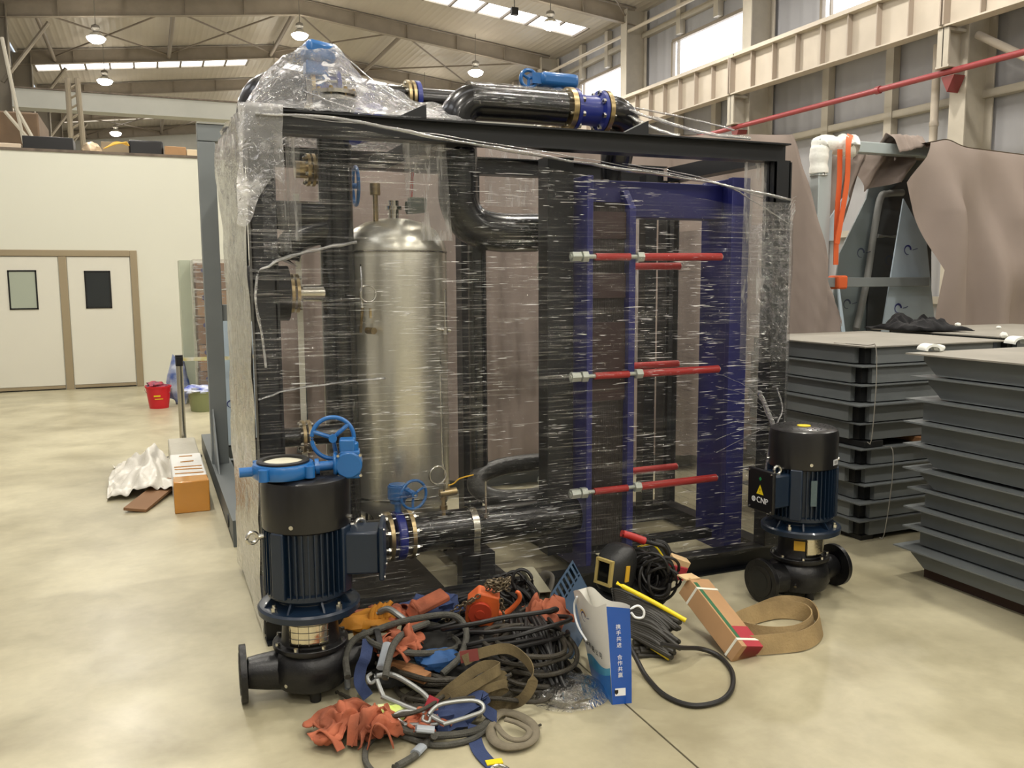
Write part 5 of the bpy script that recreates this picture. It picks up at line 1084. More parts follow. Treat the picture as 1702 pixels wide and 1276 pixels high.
# blue straps
strap('blue_strap', [(612, 1062, .2), (608, 1090, .17), (600, 1110, .13), (598, 1135, .08), (612, 1158, .03)], .045, M_strapblue, 'blue webbing strap hanging down the left side of the heap', side=(1, 0, 0))
strap('blue_strap', [(700, 1215, .02), (735, 1195, .05), (775, 1172, .08), (800, 1160, .1), (805, 1178, .07), (825, 1192, .03)], .06, M_strapblue, 'wide blue webbing strap folded in the lower right of the heap', side=(0, .8, .6))
t = thing('buckle_strap', 'blue strap with yellow end band and chrome buckle running off the bottom edge', 'strap', tuple(G(795, 1230)))
strap('webbing', [(790, 1205, .02), (788, 1222, .008), (795, 1245, .006), (808, 1262, .006), (822, 1275, .006)], .05, M_strapblue, '', side=(1, .3, 0), par=t)
strap('yellow_band', [(808, 1268, .010), (820, 1266, .010), (835, 1264, .01)], .03, M_yel, '', side=(0, 1, 0), par=t)
mb = MB(); mb.tube([G(px, py, .015) for px, py in ((818, 1276), (832, 1272), (846, 1280), (830, 1288))], .006, n=8, closed=True, k=4); obj('buckle', mb, M_chrome, t, world=True)
tag(obj('blue_harness', lump(tuple(G(712, 1010, .17)), (.14, .08, .05), 21, .5, 24), M_strapblue), 'crumpled blue harness padding at the top left of the heap, under a coral pouch', 'harness')
mb = MB(); p = G(715, 1000, .26); mb.box(p, (.16, .08, .03), rot=(.2, -.25, .2)); mb.box(p+Vector((-.07, 0, -.03)), (.03, .09, .07), rot=(.2, .4, .2)); tag(obj('coral_pouch', mb, M_coral, bevel=.008), 'flat coral fabric pouch lying on the blue harness padding', 'pouch')
tag(obj('blue_harness', lump(tuple(G(725, 1095, .12)), (.09, .07, .04), 25, .4, 20), mat('bright_harness', C(36, 84, 140), .7, var=.3, vscale=9)), 'bright blue webbing knot deep in the middle of the heap', 'harness')
tag(obj('blue_harness', lump(tuple(G(740, 1190, .03)), (.12, .08, .05), 28, .4, 22), M_strapblue), 'dark blue webbing bundle behind the front lanyard', 'harness')
# coral harness pieces
def petals(name, label, c, n, rad, m, seed, w_=.05, hh=.05):
    t = thing(name, label, 'harness', tuple(c)); c = Vector(c); random.seed(seed)
    for k in range(2 if n > 5 else 1):
        o_ = Vector((random.uniform(-.4, .4), random.uniform(-.4, .4), 0))*rad*k
        def f(u, v):
            x = (u-.5)*2; y = (v-.5)*2; S_ = seed*3.1+k*7
            q = Vector((x*1.7, y*1.7, S_)); e = max(0, 1-(x*x+y*y)*.5)
            z = hh*1.6*e*(.5+1.1*abs(nz(q*.8)))+hh*.45*abs(nz(q*1.7+Vector((5, 0, 0))))
            return c+o_+Vector((x*rad*(.95+.5*nz(q*1.1+Vector((9, 0, 0))))+.35*rad*nz(q*1.3), y*rad*.8*(.95+.5*nz(q*1.2+Vector((0, 9, 0))))+.3*rad*nz(q*1.4+Vector((3, 3, 0))), z+.004))
        mb = MB(); mb.grid(f, 30, 26); obj('webbing_fold', mb, m, t, world=True, smooth=60, solid=.004)
    mb = MB()
    for q in range(max(2, n//3)):
        a = random.uniform(0, 6.28); p = c+Vector((math.cos(a), math.sin(a), 0))*rad*.9; d = Vector((math.cos(a+1.3), math.sin(a+1.3), 0)); h_ = hh*random.uniform(.8, 1.6)
        mb.ribbon([p-d*rad*.5+Vector((0, 0, .008)), p-d*rad*.2+Vector((0, 0, h_)), p+d*rad*.3+Vector((0, 0, h_*.8)), p+d*rad*.6+Vector((0, 0, .01))], w_*.8, .004, side=(-d.y, d.x, random.uniform(-.5, .9)))
    obj('loose_strap', mb, m, t, world=True, smooth=60); return t
petals('coral_harness', 'coral webbing harness crumpled on the floor at the lower left of the heap', G(572, 1218), 9, .11, M_coral, 3, .055, .06)
petals('coral_harness', 'smaller coral webbing folds beside the clear-sleeved lanyard', G(625, 1228), 6, .08, M_coral, 5, .05, .06)
petals('coral_harness', 'coral and orange webbing folds below the blue padding', G(650, 1040, .16), 7, .12, M_coral, 9, .05, .05)
petals('coral_harness', 'coral webbing curl above the wood blocks', G(668, 1085, .14), 5, .09, M_coral, 12, .06, .06)
petals('coral_harness', 'coral-red webbing behind the grey steel tube offcut', G(900, 1035, .12), 5, .1, M_coral, 15, .06, .07)
petals('coral_harness', 'small coral webbing ends near the second snap hook', G(705, 1205, .03), 4, .07, M_coral, 17, .04, .03)
t = tag(obj('mustard_glove', lump(tuple(G(618, 1035, .2)), (.12, .06, .045), 31, .5, 22), mat('mustard', C(206, 138, 36), .7, var=.2, vscale=12)), 'mustard yellow work glove at the upper left of the heap', 'glove')
mb = MB()
p = G(628, 1030, .22)
for q in range(4): mb.tube([p+Vector((.02*q-.03, 0, .0)), p+Vector((.02*q-.02, .01, .04)), p+Vector((.022*q, .015, .06+.008*(q % 2)))], lambda s: .014*(1-.3*s), n=8)
o = obj('glove_fingers', mb, MATS['mustard']); o.parent = t; o.matrix_parent_inverse = wmat(t).inverted()
mb = MB(); mb.tube([G(628, 1018, .25), G(645, 1012, .27), G(662, 1022, .25), G(672, 1030, .23)], .014, n=10); tag(obj('bent_rod', mb, M_alu), 'curved pale grey rod behind the mustard glove', 'rod')
# bulging pale green and white rag
tag(obj('pale_rag', lump(tuple(G(650, 1188, .05)), (.07, .05, .04), 40, .5, 18), mat('rag_pale', C(214, 212, 180), .8, col2=C(190, 214, 90), vscale=14)), 'pale cream and lime rag at the front of the heap', 'rag')
mb = MB(); mb.box(G(672, 1108, .11), (.17, .035, .03), rot=(0, .1, -.75)); tag(obj('wood_block', mb, M_wood, bevel=.003), 'long tan wood stick in the middle of the heap', 'wood block')
mb = MB(); mb.box(G(692, 1120, .1), (.11, .05, .035), rot=(0, .1, -.9)); tag(obj('wood_block', mb, M_wood, bevel=.003), 'short thick tan wood block beside the long stick', 'wood block')
# chain hoist
hc = YY(803, 1008, 3.42)
t = thing('chain_hoist', 'orange hand chain hoist with grey chain on top of the heap', 'hoist', tuple(hc))
R = Euler((.2, .25, -.3)).to_matrix(); ax, ay, az = [R @ Vector(v) for v in ((1, 0, 0), (0, 1, 0), (0, 0, 1))]
mb = MB(); mb.prism([(-.065, -.07), (.05, -.085), (.07, .0), (.055, .08), (-.04, .085), (-.075, .03)], hc-ay*.04, ax, az, -.075); obj('hoist_body', mb, M_hoist, t, world=True, bevel=.008)
mb = MB(); mb.cyl(hc-ay*.045-ax*.015, hc-ay*.065-ax*.015, .05, n=28); mb.cyl(hc-ay*.06-ax*.015, hc-ay*.072-ax*.015, .02, n=16); obj('wheel_cover', mb, mat('hoist_red', C(168, 58, 34), .5), t, world=True)
mb = MB(); hk = hc+ax*.1+az*.04; mb.tube([hc+ax*.06-az*.02, hk-az*.05, hk+ax*.025-az*.02, hk+ax*.045+az*.03, hk+ax*.035+az*.06, hk+ax*.02+az*.065], lambda q: .012*(1.2-.6*q), n=10); obj('hook', mb, M_hoist, t, world=True)
def chain(path, par, r=.011, wr=.0032):
    P = catmull([Vector(p) for p in path], 30); mb = MB(); acc = 0; last = P[0]; k_ = 0; step = r*1.55
    for p in P[1:]:
        acc += (p-last).length
        if acc >= step:
            d = (p-last).normalized() if (p-last).length > 0 else Vector((0, 0, 1)); a, b, _ = frame_of(d); s_ = a if k_ % 2 else b
            mb.tube([p+d*math.cos(q)*r+s_*math.sin(q)*r*.65 for q in [2*PI*j/8 for j in range(8)]], wr, n=5, closed=True, k=1); acc = 0; k_ += 1
        last = p
    return mb
mb = MB()
for q in range(6):
    random.seed(q+50); b0 = hc+az*.1+ax*(.03); path = [b0+Vector((random.uniform(-.06, .06), random.uniform(-.05, .01), random.uniform(-.02, .05))) for _ in range(5)]
    m2 = chain(path, t); mb.add(m2.v, m2.f)
for path in ([hc-ax*.03+az*.09-ay*.05, hc-ax*.09+az*.0-ay*.04, hc-ax*.1-az*.08-ay*.04, hc-ax*.03-az*.1-ay*.06], [hc+ax*.05+az*.1-ay*.06, hc+ax*.085+az*.02-ay*.06, hc+ax*.1-az*.06-ay*.05, hc+ax*.08-az*.1-ay*.04], [hc-ax*.05+az*.07-ay*.06, hc-ax*.12-az*.02-ay*.03, hc-ax*.14-az*.09-ay*.02]):
    m2 = chain(path, t, .013, .0036); mb.add(m2.v, m2.f)
obj('chain', mb, M_chain, t, world=True)
# rectangular tube offcut
a = YY(876, 950, 3.72); b = YY(905, 992, 3.5); d = (b-a).normalized(); s_ = Vector((1, .2, 0)); s_ = (s_-d*s_.dot(d)).normalized(); n_ = d.cross(s_); mb = MB()
for e, wv, hv in ((s_*.028, .003, .05), (-s_*.028, .003, .05), (n_*.025, .058, .003), (-n_*.025, .058, .003)):
    mb.box((a+b)/2+e, (wv, hv, (b-a).length), rot=Matrix((s_, n_, d)).transposed())
tag(obj('steel_tube_offcut', mb, mat('tube_raw', C(146, 142, 120), .4, metal=.4, var=.2, vscale=9), smooth=0), 'short open-ended rectangular steel tube left of the blue crate', 'tube')
mb = MB(); mb.tube([YY(912, 990, 3.6), YY(918, 960, 3.62), YY(905, 955, 3.66), YY(895, 975, 3.68)], .022, n=8, flat=.4); tag(obj('dark_strap', mb, M_lampbody), 'dark grey strap curl between the steel tube and the blue crate', 'strap')
# blue plastic crate leaning
t = thing('blue_crate', 'blue slotted plastic crate leaning behind the white paper bag', 'crate', tuple(YY(940, 1060, 3.45)))
P0 = YY(905, 1005, 3.5); P1 = YY(950, 935, 3.62); P2 = YY(985, 1050, 3.35)
def crp(u, v, o=0.0):
    A = YY(903, 1008, 3.52); B = YY(952, 932, 3.66); C_ = YY(948, 1100, 3.25); D = YY(995, 1010, 3.42)
    p = (A*(1-u)+B*u)*(1-v)+(C_*(1-u)+D*u)*v; n = ((B-A).cross(C_-A)).normalized(); return p+n*o
mb = MB()
def slab_uv(u0, u1, v0, v1, o0, o1):
    vs = [crp(u, v, o) for o in (o0, o1) for (u, v) in ((u0, v0), (u1, v0), (u1, v1), (u0, v1))]; mb.add(vs, [(3, 2, 1, 0), (4, 5, 6, 7), (0, 1, 5, 4), (1, 2, 6, 5), (2, 3, 7, 6), (3, 0, 4, 7)])
for k in range(9): slab_uv(k/9+.0, k/9+.055, .0, 1, 0, .006)
for v in (0, .24, .5, .75, .97): slab_uv(0, 1, v, v+.03, 0, .006)
slab_uv(0, 1, .3, 1, -.003, .002); slab_uv(-.01, 1.01, -.02, .01, 0, .1); slab_uv(-.01, .02, 0, 1, 0, .1); slab_uv(.98, 1.01, 0, 1, 0, .1)
obj('crate_shell', mb, M_crate, t, world=True, bevel=.002)
mb = MB()
for k in range(3): slab_uv(.12+k*.3, .28+k*.3, .04, .14, .098, .104)
obj('handle_slot', mb, M_gap, t, world=True)
# ---- white and blue paper gift bag
t = thing('paper_gift_bag', 'white and blue glossy paper bag with rope handles standing in front of the heap', 'bag', tuple(G(1030, 1165)))
FB = G(1018, 1171, 0); FR_ = G(1050, 1168, 0); BL = G(984, 1122, 0)
TL = at(1014, 1012, 'y', FB.y-.0); TRt = at(1047, 1011, 'y', FR_.y+.0); TB = YY(953, 982, BL.y+.05)
TL.y += .03
z0 = Vector((0, 0, .002))
def lerp(a, b, q): return a+(b-a)*q
mb = MB()
def side_blue(u, v): p = lerp(lerp(FB, FR_, u), lerp(TL, TRt, u), v); return p+Vector((0, -.004*math.sin(PI*v), 0))
mb.grid(side_blue, 6, 16); obj('side_gusset', mb, M_bagblue, t, world=True)
def fr_white(u, v):
    p = lerp(lerp(BL, FB, u), lerp(TB, TL, u), v); n = Vector((-.8, -.5, .1)); return p+n*(.03*math.sin(PI*u)*v*(1-.4*v))+Vector((0, 0, .018*v*v*math.sin(u*7)))
mb = MB(); mb.grid(fr_white, 24, 24); obj('white_front', mb, M_bagwhite, t, world=True, smooth=180)
mb = MB()
def wave(u, v):
    top_ = .26+.12*u+.03*math.sin(u*6); p = fr_white(u, v*top_); return p+Vector((-.8, -.5, .1))*.002
mb.grid(wave, 24, 10); obj('teal_wave', mb, M_bagteal, t, world=True, smooth=180)
mb = MB(); mb.grid(lambda u, v: fr_white(u, v*(.15+.15*u**2))+Vector((-.8, -.5, .1))*.0035, 24, 6); obj('blue_wave', mb, mat('wave_blue', C(30, 104, 180), .3), t, world=True, smooth=180)
BB = BL+(FR_-FB)*1.2; TBB = YY(975, 976, BL.y+.3); 
mb = MB(); mb.grid(lambda u, v: lerp(lerp(BL, BB, u), lerp(TB, TBB, u), v), 6, 12); mb.grid(lambda u, v: lerp(lerp(BB, FR_, u), lerp(TBB, TRt, u), v)+Vector((0, .03*math.sin(PI*u)*v, .012*v*math.sin(u*8))), 16, 12); mb.grid(lambda u, v: lerp(lerp(BL, FB, u), lerp(BB, FR_, u), v)+z0, 2, 2)
obj('back_panel', mb, M_bagwhite, t, world=True, smooth=180)
mb = MB(); q0 = lerp(BL, FB, .25)
def fo(u, v, o=.006): return fr_white(u, v)+Vector((-.8, -.5, .1))*o
mb.tube([fo(.12, .93), fo(.02, .85, .02), fo(.0, .72, .03), fo(.1, .6, .035), fo(.35, .52, .03)], .0045, n=8); obj('rope_handle', mb, M_lwhite, t, world=True); mb = MB(); mb.tube([TRt+Vector((0, -.004, -.0)), TRt+Vector((.03, -.01, .01)), TRt+Vector((.05, -.02, -.01)), TRt+Vector((.045, -.02, -.035)), TRt+Vector((.02, -.01, -.035)), TRt+Vector((.003, -.005, -.015))], .0045, n=8); obj('rope_handle', mb, M_lwhite, t, world=True)
ux = (FR_-FB).normalized(); uz = (TL-FB).normalized(); Rb = axes(ux, (uz-ux*uz.dot(ux)).normalized())
for i, ch in enumerate('携手共进 合作共赢'):
    if ch == ' ': continue
    v = .80-.062*i; c_ = side_blue(.45, v)+Rb @ Vector((0, 0, .0022)); obj('side_lettering', text_mb(ch, .021, Rb, c_), M_lwhite, t, world=True, smooth=0)
mb = MB(); c_ = side_blue(.42, .13)+Rb @ Vector((0, 0, .0018)); mb.box(c_, (.042, .03, .001), rot=Rb); pl = obj('white_label', mb, M_lwhite, t, world=True, smooth=0)
mb = MB(); c_ = side_blue(.22, .13)+Rb @ Vector((0, 0, .0028)); mb.prism([(-.007, .009), (.007, .009), (.007, -.003), (0, -.01), (-.007, -.003)], c_, Rb @ Vector((1, 0, 0)), Rb @ Vector((0, 1, 0)), .0008); obj('shield_mark', mb, M_lablack, pl, world=True, smooth=0)
fx = (fr_white(.95, .6)-fr_white(.05, .6)).normalized(); fz = (fr_white(.5, .9)-fr_white(.5, .3)); fz = (fz-fx*fz.dot(fx)).normalized(); Rf = axes(fx, fz)
nrm = Rf @ Vector((0, 0, 1)); 
for i, ch in enumerate('设备有限公司'):
    u = .12+.13*i; obj('front_lettering', text_mb(ch, .028, Rf, fr_white(u, .46)+nrm*.008), M_lablack, t, world=True, smooth=0)
sw = swirl(0, .022, fr_white(.32, .76)+nrm*.008, fx, fz); obj('swirl_logo', sw, M_ink, t, world=True, smooth=0)
mb = MB(); n_ = 12; c_ = fr_white(.32, .76)+nrm*.009
for q in range(n_):
    a0 = .3+q*.2; a1 = a0+.2; mb.add([c_+fx*math.cos(a)*r_+fz*math.sin(a)*r_ for a, r_ in ((a0, .03), (a1, .03), (a1, .024), (a0, .024))], [(0, 1, 2, 3)])
obj('gold_arc', mb, M_lyel, t, world=True, smooth=0)
# clear wrapped disc
dc = G(945, 1150)
t = thing('wrapped_steel_disc', 'flat steel ring in clear plastic on the floor left of the paper bag', 'ring', (dc.x, dc.y, 0))
mb = MB(); mb.lathe([(.05, .004), (.125, .004), (.128, .03), (.12, .034), (.085, .036), (.08, .05), (.052, .052), (.05, .03)], n=48, close=True); obj('steel_ring', mb, mat('ring_steel', C(130, 126, 112), .25, metal=.8, var=.3, vscale=14), t)
mb = MB(); mb.grid(lambda u, v: Vector((math.cos(u*2*PI)*(.002+v*.17), math.sin(u*2*PI)*(.002+v*.15), .062-.055*v**3+.008*nz((math.cos(u*6.28)*4*v, math.sin(u*6.28)*4*v, 3)))), 40, 16); obj('clear_wrap', mb, film_mat('disc_wrap', .9, .12, .7, 20, 20, .01, .08, wr=.02), t)
# ---- welding gear
hp = YY(1022, 945, 3.5)
t = thing('welding_helmet', 'black welding helmet with gold window frame beside the black cable coil', 'welding helmet', tuple(hp))
def helm_old(u, v):
    a = (u-.5)*PI*1.15+.0; h_ = v; rx = .11*(1-.12*(h_-.4)**2*2); ry = .15*(1-.25*abs(h_-.45)); 
    q = Vector((math.sin(a)*rx, -math.cos(a)*ry*.9+.02, (h_-.5)*.27)); 
    if v > .8: q *= 1-(v-.8)*1.2
    return q
def helm(u, v):
    th = u*2*PI; ph = v*PI; d = Vector((math.sin(ph)*math.cos(th), math.sin(ph)*math.sin(th), math.cos(ph)))
    q = Vector([math.copysign(abs(c)**.62, c) for c in d]); x = q.x*.09
    return Vector((max(x, -.082), q.y*.085*(1-.25*max(0, -q.x)), q.z*.115*(1-.22*max(0, -q.x))+.012*q.x))
Rh = Euler((.05, .1, .42)).to_matrix(); mb = MB(); mb.grid(lambda u, v: hp+Rh @ helm(u, v), 40, 30); obj('shell', mb, mat('helmet_black', C(30, 31, 31), .4, bump=.2, bscale=120), t, world=True, solid=.004, smooth=180)
def fp(x, z, o=0): return hp+Rh @ Vector((-.085-o, z+.015, x))
mb = MB(); 
for (a, b) in (((-.055, .02), (.055, .02)), ((-.055, -.06), (.055, -.06))): mb.ribbon([fp(*a, .006), fp(*b, .006)], .012, .02, side=Rh @ Vector((0, 1, 0)))
for x in (-.055, .055): mb.ribbon([fp(x, .027, .006), fp(x, -.067, .006)], .012, .02, side=Rh @ Vector((0, 0, 1)))
obj('window_frame', mb, M_gold, t, world=True)
mb = MB(); mb.ribbon([fp(-.05, -.02, .004), fp(.05, -.02, .004)], .07, .006, side=Rh @ Vector((0, 1, 0))); obj('dark_lens', mb, M_glassd, t, world=True)
mb = MB(); c_ = hp+Rh @ Vector((-.015, -.084, .0)); mb.box(c_, (.026, .006, .075), rot=Rh); obj('yellow_sticker', mb, M_lyel, t, world=True)
cc = YY(1076, 948, 3.5)
t = thing('welding_cable_hank', 'hank of thin black welding cable with a yellow hose loop behind the carton', 'cable', tuple(cc))
random.seed(9); mb = MB()
for q in range(30):
    a0 = random.uniform(0, 6.28); rx = random.uniform(.05, .1); rz = random.uniform(.06, .125); off = Vector((random.uniform(-.03, .03), random.uniform(-.06, .06), random.uniform(-.04, .01)))
    mb.tube([cc+off+_r*(math.cos(a)*rx)+Vector((0, .05*math.sin(a+a0), math.sin(a)*rz*(.9))) for a in [2*PI*j/12 for j in range(12)]], .007, n=7, closed=True, k=3)
obj('cable', mb, M_cable, t, world=True)
mb = MB(); mb.tube([YY(1060, 908, 3.55), YY(1085, 905, 3.54), YY(1102, 925, 3.53), YY(1112, 950, 3.52)], .005, n=7); obj('yellow_hose', mb, M_yel, t, world=True)
mb = MB(); mb.tube([YY(1085, 898, 3.56), YY(1106, 905, 3.54), YY(1114, 930, 3.52), YY(1108, 960, 3.52), YY(1090, 985, 3.5)], .012, n=8); mb.tube([YY(1072, 960, 3.55), YY(1078, 990, 3.5), YY(1066, 1020, 3.45), YY(1080, 1050, 3.4)], .012, n=8); obj('thick_lead', mb, M_cable, t, world=True)
tag(obj('black_tool_bag', lump(tuple(YY(1055, 1000, 3.56)), (.15, .08, .09), 61, .2, 26), mat('bag_black', C(26, 26, 25), .7, bump=.2, bscale=30)), 'black fabric bag behind the yellow rod, under the welding helmet', 'bag')
t = thing('electrode_holder', 'red-handled electrode holder lying on the black welding helmet', 'electrode holder', tuple(YY(1050, 890, 3.56)))
mb = MB(); mb.tube([YY(1033, 886, 3.56), YY(1050, 891, 3.55), YY(1071, 899, 3.54)], lambda q: .017+.003*q, n=12); obj('handle', mb, M_sleeve, t, world=True)
mb = MB(); mb.tube([YY(1071, 899, 3.54), YY(1085, 903, 3.54), YY(1102, 908, 3.53), YY(1110, 920, 3.53)], .011, n=10); obj('lead', mb, M_cable, t, world=True)
mb = MB(); a = YY(1025, 969, 3.36); b = YY(1140, 1031, 3.12); mb.tube([a, (a+b)/2+Vector((0, 0, .004)), b], .0105, n=12); tag(obj('yellow_rod', mb, M_yel), 'bright yellow plastic rod lying across the black cables', 'rod')
t = thing('cable_reel', 'coil of thick black hoses with a yellow edge lying below the yellow rod', 'hose coil', tuple(G(1090, 1080)))
random.seed(12); mb = MB()
for q in range(22):
    f_ = q/21; p0 = YY(1036+14*f_, 984+72*f_, 3.36-.14*f_); p1 = YY(1128-12*f_, 1030+62*f_, 3.14-.1*f_)
    mid = (p0+p1)/2+Vector((0, 0, .02*math.sin(PI*f_))); 
    e_ = random.uniform(-.05, .02); p1 = p1+(p1-p0).normalized()*e_; mb.tube([p0+Vector((-.03, .05, .0)), p0, mid+Vector((0, 0, random.uniform(-.006, .01))), p1, p1+Vector((.02, .04, -.02)), p1+Vector((-.03, .09, -.03)), p1+Vector((-.1, .1, -.02))], .0115, n=8, k=4)
obj('hoses', mb, mat('hose_dark', C(46, 44, 38), .5, var=.3, vscale=14), t, world=True)
mb = MB(); mb.ribbon([YY(1048, 1056, 3.25), YY(1070, 1068, 3.18), YY(1092, 1082, 3.12), YY(1112, 1095, 3.06)], .014, .004, side=(0, .2, 1)); obj('yellow_edge', mb, M_yel, t, world=True)
tag(obj('black_case', lump(tuple(Vector((G(1115, 1085).x, G(1105, 1085).y+.40, .1))), (.16, .12, .11), 71, .15, 26), MATS['bag_black']), 'low black case between the coiled hoses and the tan carton', 'case')
rope('black_cable', [(1040, 1060, .12), (1058, 1095, .05), (1075, 1125, .012), (1105, 1155, .012), (1150, 1172, .012), (1195, 1165, .012), (1216, 1145, .012), (1216, 1115, .012), (1195, 1090, .012), (1165, 1078, .03), (1130, 1076, .08), (1100, 1070, .12)], .0105, M_cable, 'black cable looping out on the bare floor right of the paper bag', 'cable')
# tan carton with bands
ca = [(1101, 975), (1158, 965)]
t = thing('electrode_carton', 'long tan carton with green and red print and white bands leaning on the floor gear', 'carton', tuple(G(1215, 1100)))
E0 = G(1215, 1100, .0); Dv = (YY(1128, 985, 3.34)-E0); dl = Dv.length; dn = Dv.normalized()
wd = Vector((.62, .45, .0)); wd = (wd-dn*wd.dot(dn)).normalized(); hn = dn.cross(wd); hn = -hn if hn.z < 0 else hn
Lb, Wb, Hb = dl*1.0, .135, .095
def CB(l0, l1, w0, w1, h0, h1):
    vs = [E0+dn*l+wd*w_+hn*h for h in (h0, h1) for (l, w_) in ((l0, w0), (l1, w0), (l1, w1), (l0, w1))]; return MB().add(vs, [(3, 2, 1, 0), (4, 5, 6, 7), (0, 1, 5, 4), (1, 2, 6, 5), (2, 3, 7, 6), (3, 0, 4, 7)])
obj('carton_body', CB(0, Lb, 0, Wb, 0, Hb), M_card, t, world=True, bevel=.002)
obj('red_print', CB(.0, .12, .03, Wb+.0008, .02, Hb+.0008), M_dred, t, world=True, smooth=0)
obj('green_print', CB(.04, Lb-.03, .008, .032, .01, Hb+.0008), M_dgreen, t, world=True, smooth=0)
for l_ in (.035, Lb*.82): obj('white_band', CB(l_, l_+.012, -.002, Wb+.002, -.002, Hb+.002), M_strapw, t, world=True, smooth=0)
mb = MB(); c_ = E0+dn*(Lb+.018)+wd*(.02)+hn*.085; mb.box(c_, (.06, .09, .006), rot=Matrix((dn, wd, hn)).transposed() @ Euler((.15, .35, 0)).to_matrix()); obj('carton_flap', mb, mat('card_pale', C(206, 176, 132), .8), t, world=True)
mb = MB(); c_ = YY(1122, 948, 3.5); mb.box(c_, (.1, .05, .07), rot=(.2, .3, -.1)); t = tag(obj('red_carton_end', mb, M_dred, bevel=.003), 'small tan and red carton end behind the larger cartons', 'carton')
mb = MB(); mb.box(c_+Vector((.02, 0, .045)), (.1, .055, .04), rot=(.2, .4, -.1)); o = obj('tan_face', mb, MATS['card_pale'], t, world=True, bevel=.003)
# canvas fire-hose loop on the floor
mb = MB()
hp_ = [(1205, 1052), (1240, 1024), (1290, 1008), (1335, 1012), (1350, 1030), (1330, 1045), (1290, 1052), (1240, 1050), (1205, 1046)]
t = thing('canvas_hose', 'flat tan canvas hose curled on its edge in front of the right pump', 'hose', tuple(G(1290, 1040)))
mb.ribbon([G(px, py, .045) for px, py in ((1200, 1050), (1240, 1026), (1292, 1013), (1338, 1018), (1352, 1036), (1325, 1054), (1270, 1056), (1205, 1040))], .085, .006, k=8, side=(0, .35, 1)); obj('inner_turn', mb, M_canvas, t, world=True)
mb = MB(); mb.ribbon([G(px, py, .045) for px, py in ((1250, 1022), (1300, 1004), (1348, 1012), (1364, 1040), (1340, 1062), (1285, 1070), (1215, 1074))], .085, .006, k=8, side=(0, .35, 1)); obj('outer_turn', mb, M_canvas, t, world=True)
mb = MB(); mb.box(G(985, 1050, .0)+Vector((0, .25, .02)), (.9, .2, .03)) if 0 else None
# ------------------------------------------------------------------ stacks of grey trays
def tray(name, label, group, x0, y0, w, d, z, h, cut, rot=0.0, lid=None, ov=.07):
    """flat lid with overhanging flange above a shallow body whose corners are cut away"""
    t = thing(name, label, 'tray', (x0+w/2, y0+d/2, z), rot, group); n = .085
    mb = MB(); mb.bx(-w/2-ov*.5, w/2+ov*.5, -d/2-ov*.5, d/2+ov*.5, h-.008, h); obj('lid_plate', mb, lid or M_tray, t)
    mb = MB()
    a, b = w/2-.03, d/2-.03; zt, zb = h-.008, .006
    if cut == 'notch':
        mb.bx(-a+n, a-n, -b, b, zb, zt); mb.bx(-a, a, -b+n, b-n, zb, zt)
    else:
        k = .0 if cut == 'square' else .09
        top = [(-a, -b), (a, -b), (a, b), (-a, b)]; 
        poly = [(-a, -b, zt), (a, -b, zt), (a, b, zt), (-a, b, zt), (-a, -b, zt-.03), (a, -b, zt-.03), (a, b, zt-.03), (-a, b, zt-.03), (-a, -b+k, zb), (a, -b+k, zb), (a, b-k, zb), (-a, b-k, zb)]
        mb.add(poly, [(0, 1, 2, 3), (4, 5, 1, 0), (5, 6, 2, 1), (6, 7, 3, 2), (7, 4, 0, 3), (8, 9, 5, 4), (9, 10, 6, 5), (10, 11, 7, 6), (11, 8, 4, 7), (11, 10, 9, 8)])
    obj('tray_body', mb, M_tray, t, smooth=0)
    if cut == 'notch':
        for sx in (-1, 1):
            for sy in (-1, 1):
                mb = MB(); mb.bx(sx*(a-n), sx*(a-.035), sy*(b-n), sy*(b-.035), zb, zt); obj('notch_shade', mb, M_gap, t, smooth=0)  # dark fill in the open corner notch, coloured in for its shade
    return t
pos = ['topmost', 'second from the top', 'third from the top', 'fourth from the top', 'fifth from the top', 'sixth from the top', 'seventh from the top', 'eighth from the top', 'ninth from the top', 'bottom']
H10 = .1185
# left stack
LX, LY, LW, LD = 4.0, 4.03, 1.24, 1.2
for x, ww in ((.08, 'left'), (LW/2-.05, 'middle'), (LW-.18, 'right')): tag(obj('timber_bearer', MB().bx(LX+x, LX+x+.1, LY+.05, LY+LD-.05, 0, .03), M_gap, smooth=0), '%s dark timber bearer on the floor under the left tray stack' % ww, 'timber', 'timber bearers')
off = [(0, 0), (-.03, -.01), (-.02, 0), (-.06, -.03), (-.02, 0), (.0, 0), (-.04, 0), (.03, -.01), (.0, -.01), (.01, 0)]
for q in range(10):
    z = 1.235-(q+1)*H10-(.02 if q > 4 else 0)+(0 if q <= 4 else 0)
    if q > 4: z = .03+(9-q)*.114
    hh = H10-.002 if q <= 4 else .112
    zz = 1.235-(q+1)*H10 if q <= 4 else z
    tray('grey_tray', 'grey steel tray in the stack right behind the right pump, %s' % pos[q], 'grey trays stacked behind the right pump', LX+off[q][0], LY+off[q][1], LW, LD, zz, hh, 'notch', lid=M_lid if q == 0 else None, ov=.0)
mb = MB(); mb.bx(4.48, 4.62, 4.0, 4.5, .603, .640); tag(obj('wood_spacer', mb, M_wood, bevel=.003), 'small tan wood spacer between the upper and lower trays of the left stack', 'wood block')
for xx, ww in ((4.05, 'left'), (4.95, 'right')): tag(obj('wood_spacer', MB().bx(xx, xx+.15, 4.05, 4.6, .602, .641), M_gap, bevel=.003), 'dark spacer in the gap halfway up the left tray stack, near its %s corner' % ww, 'wood block')
mb = MB(); a = at(1459, 577, 'y', 3.94); b = at(1446, 735, 'y', 3.94); 
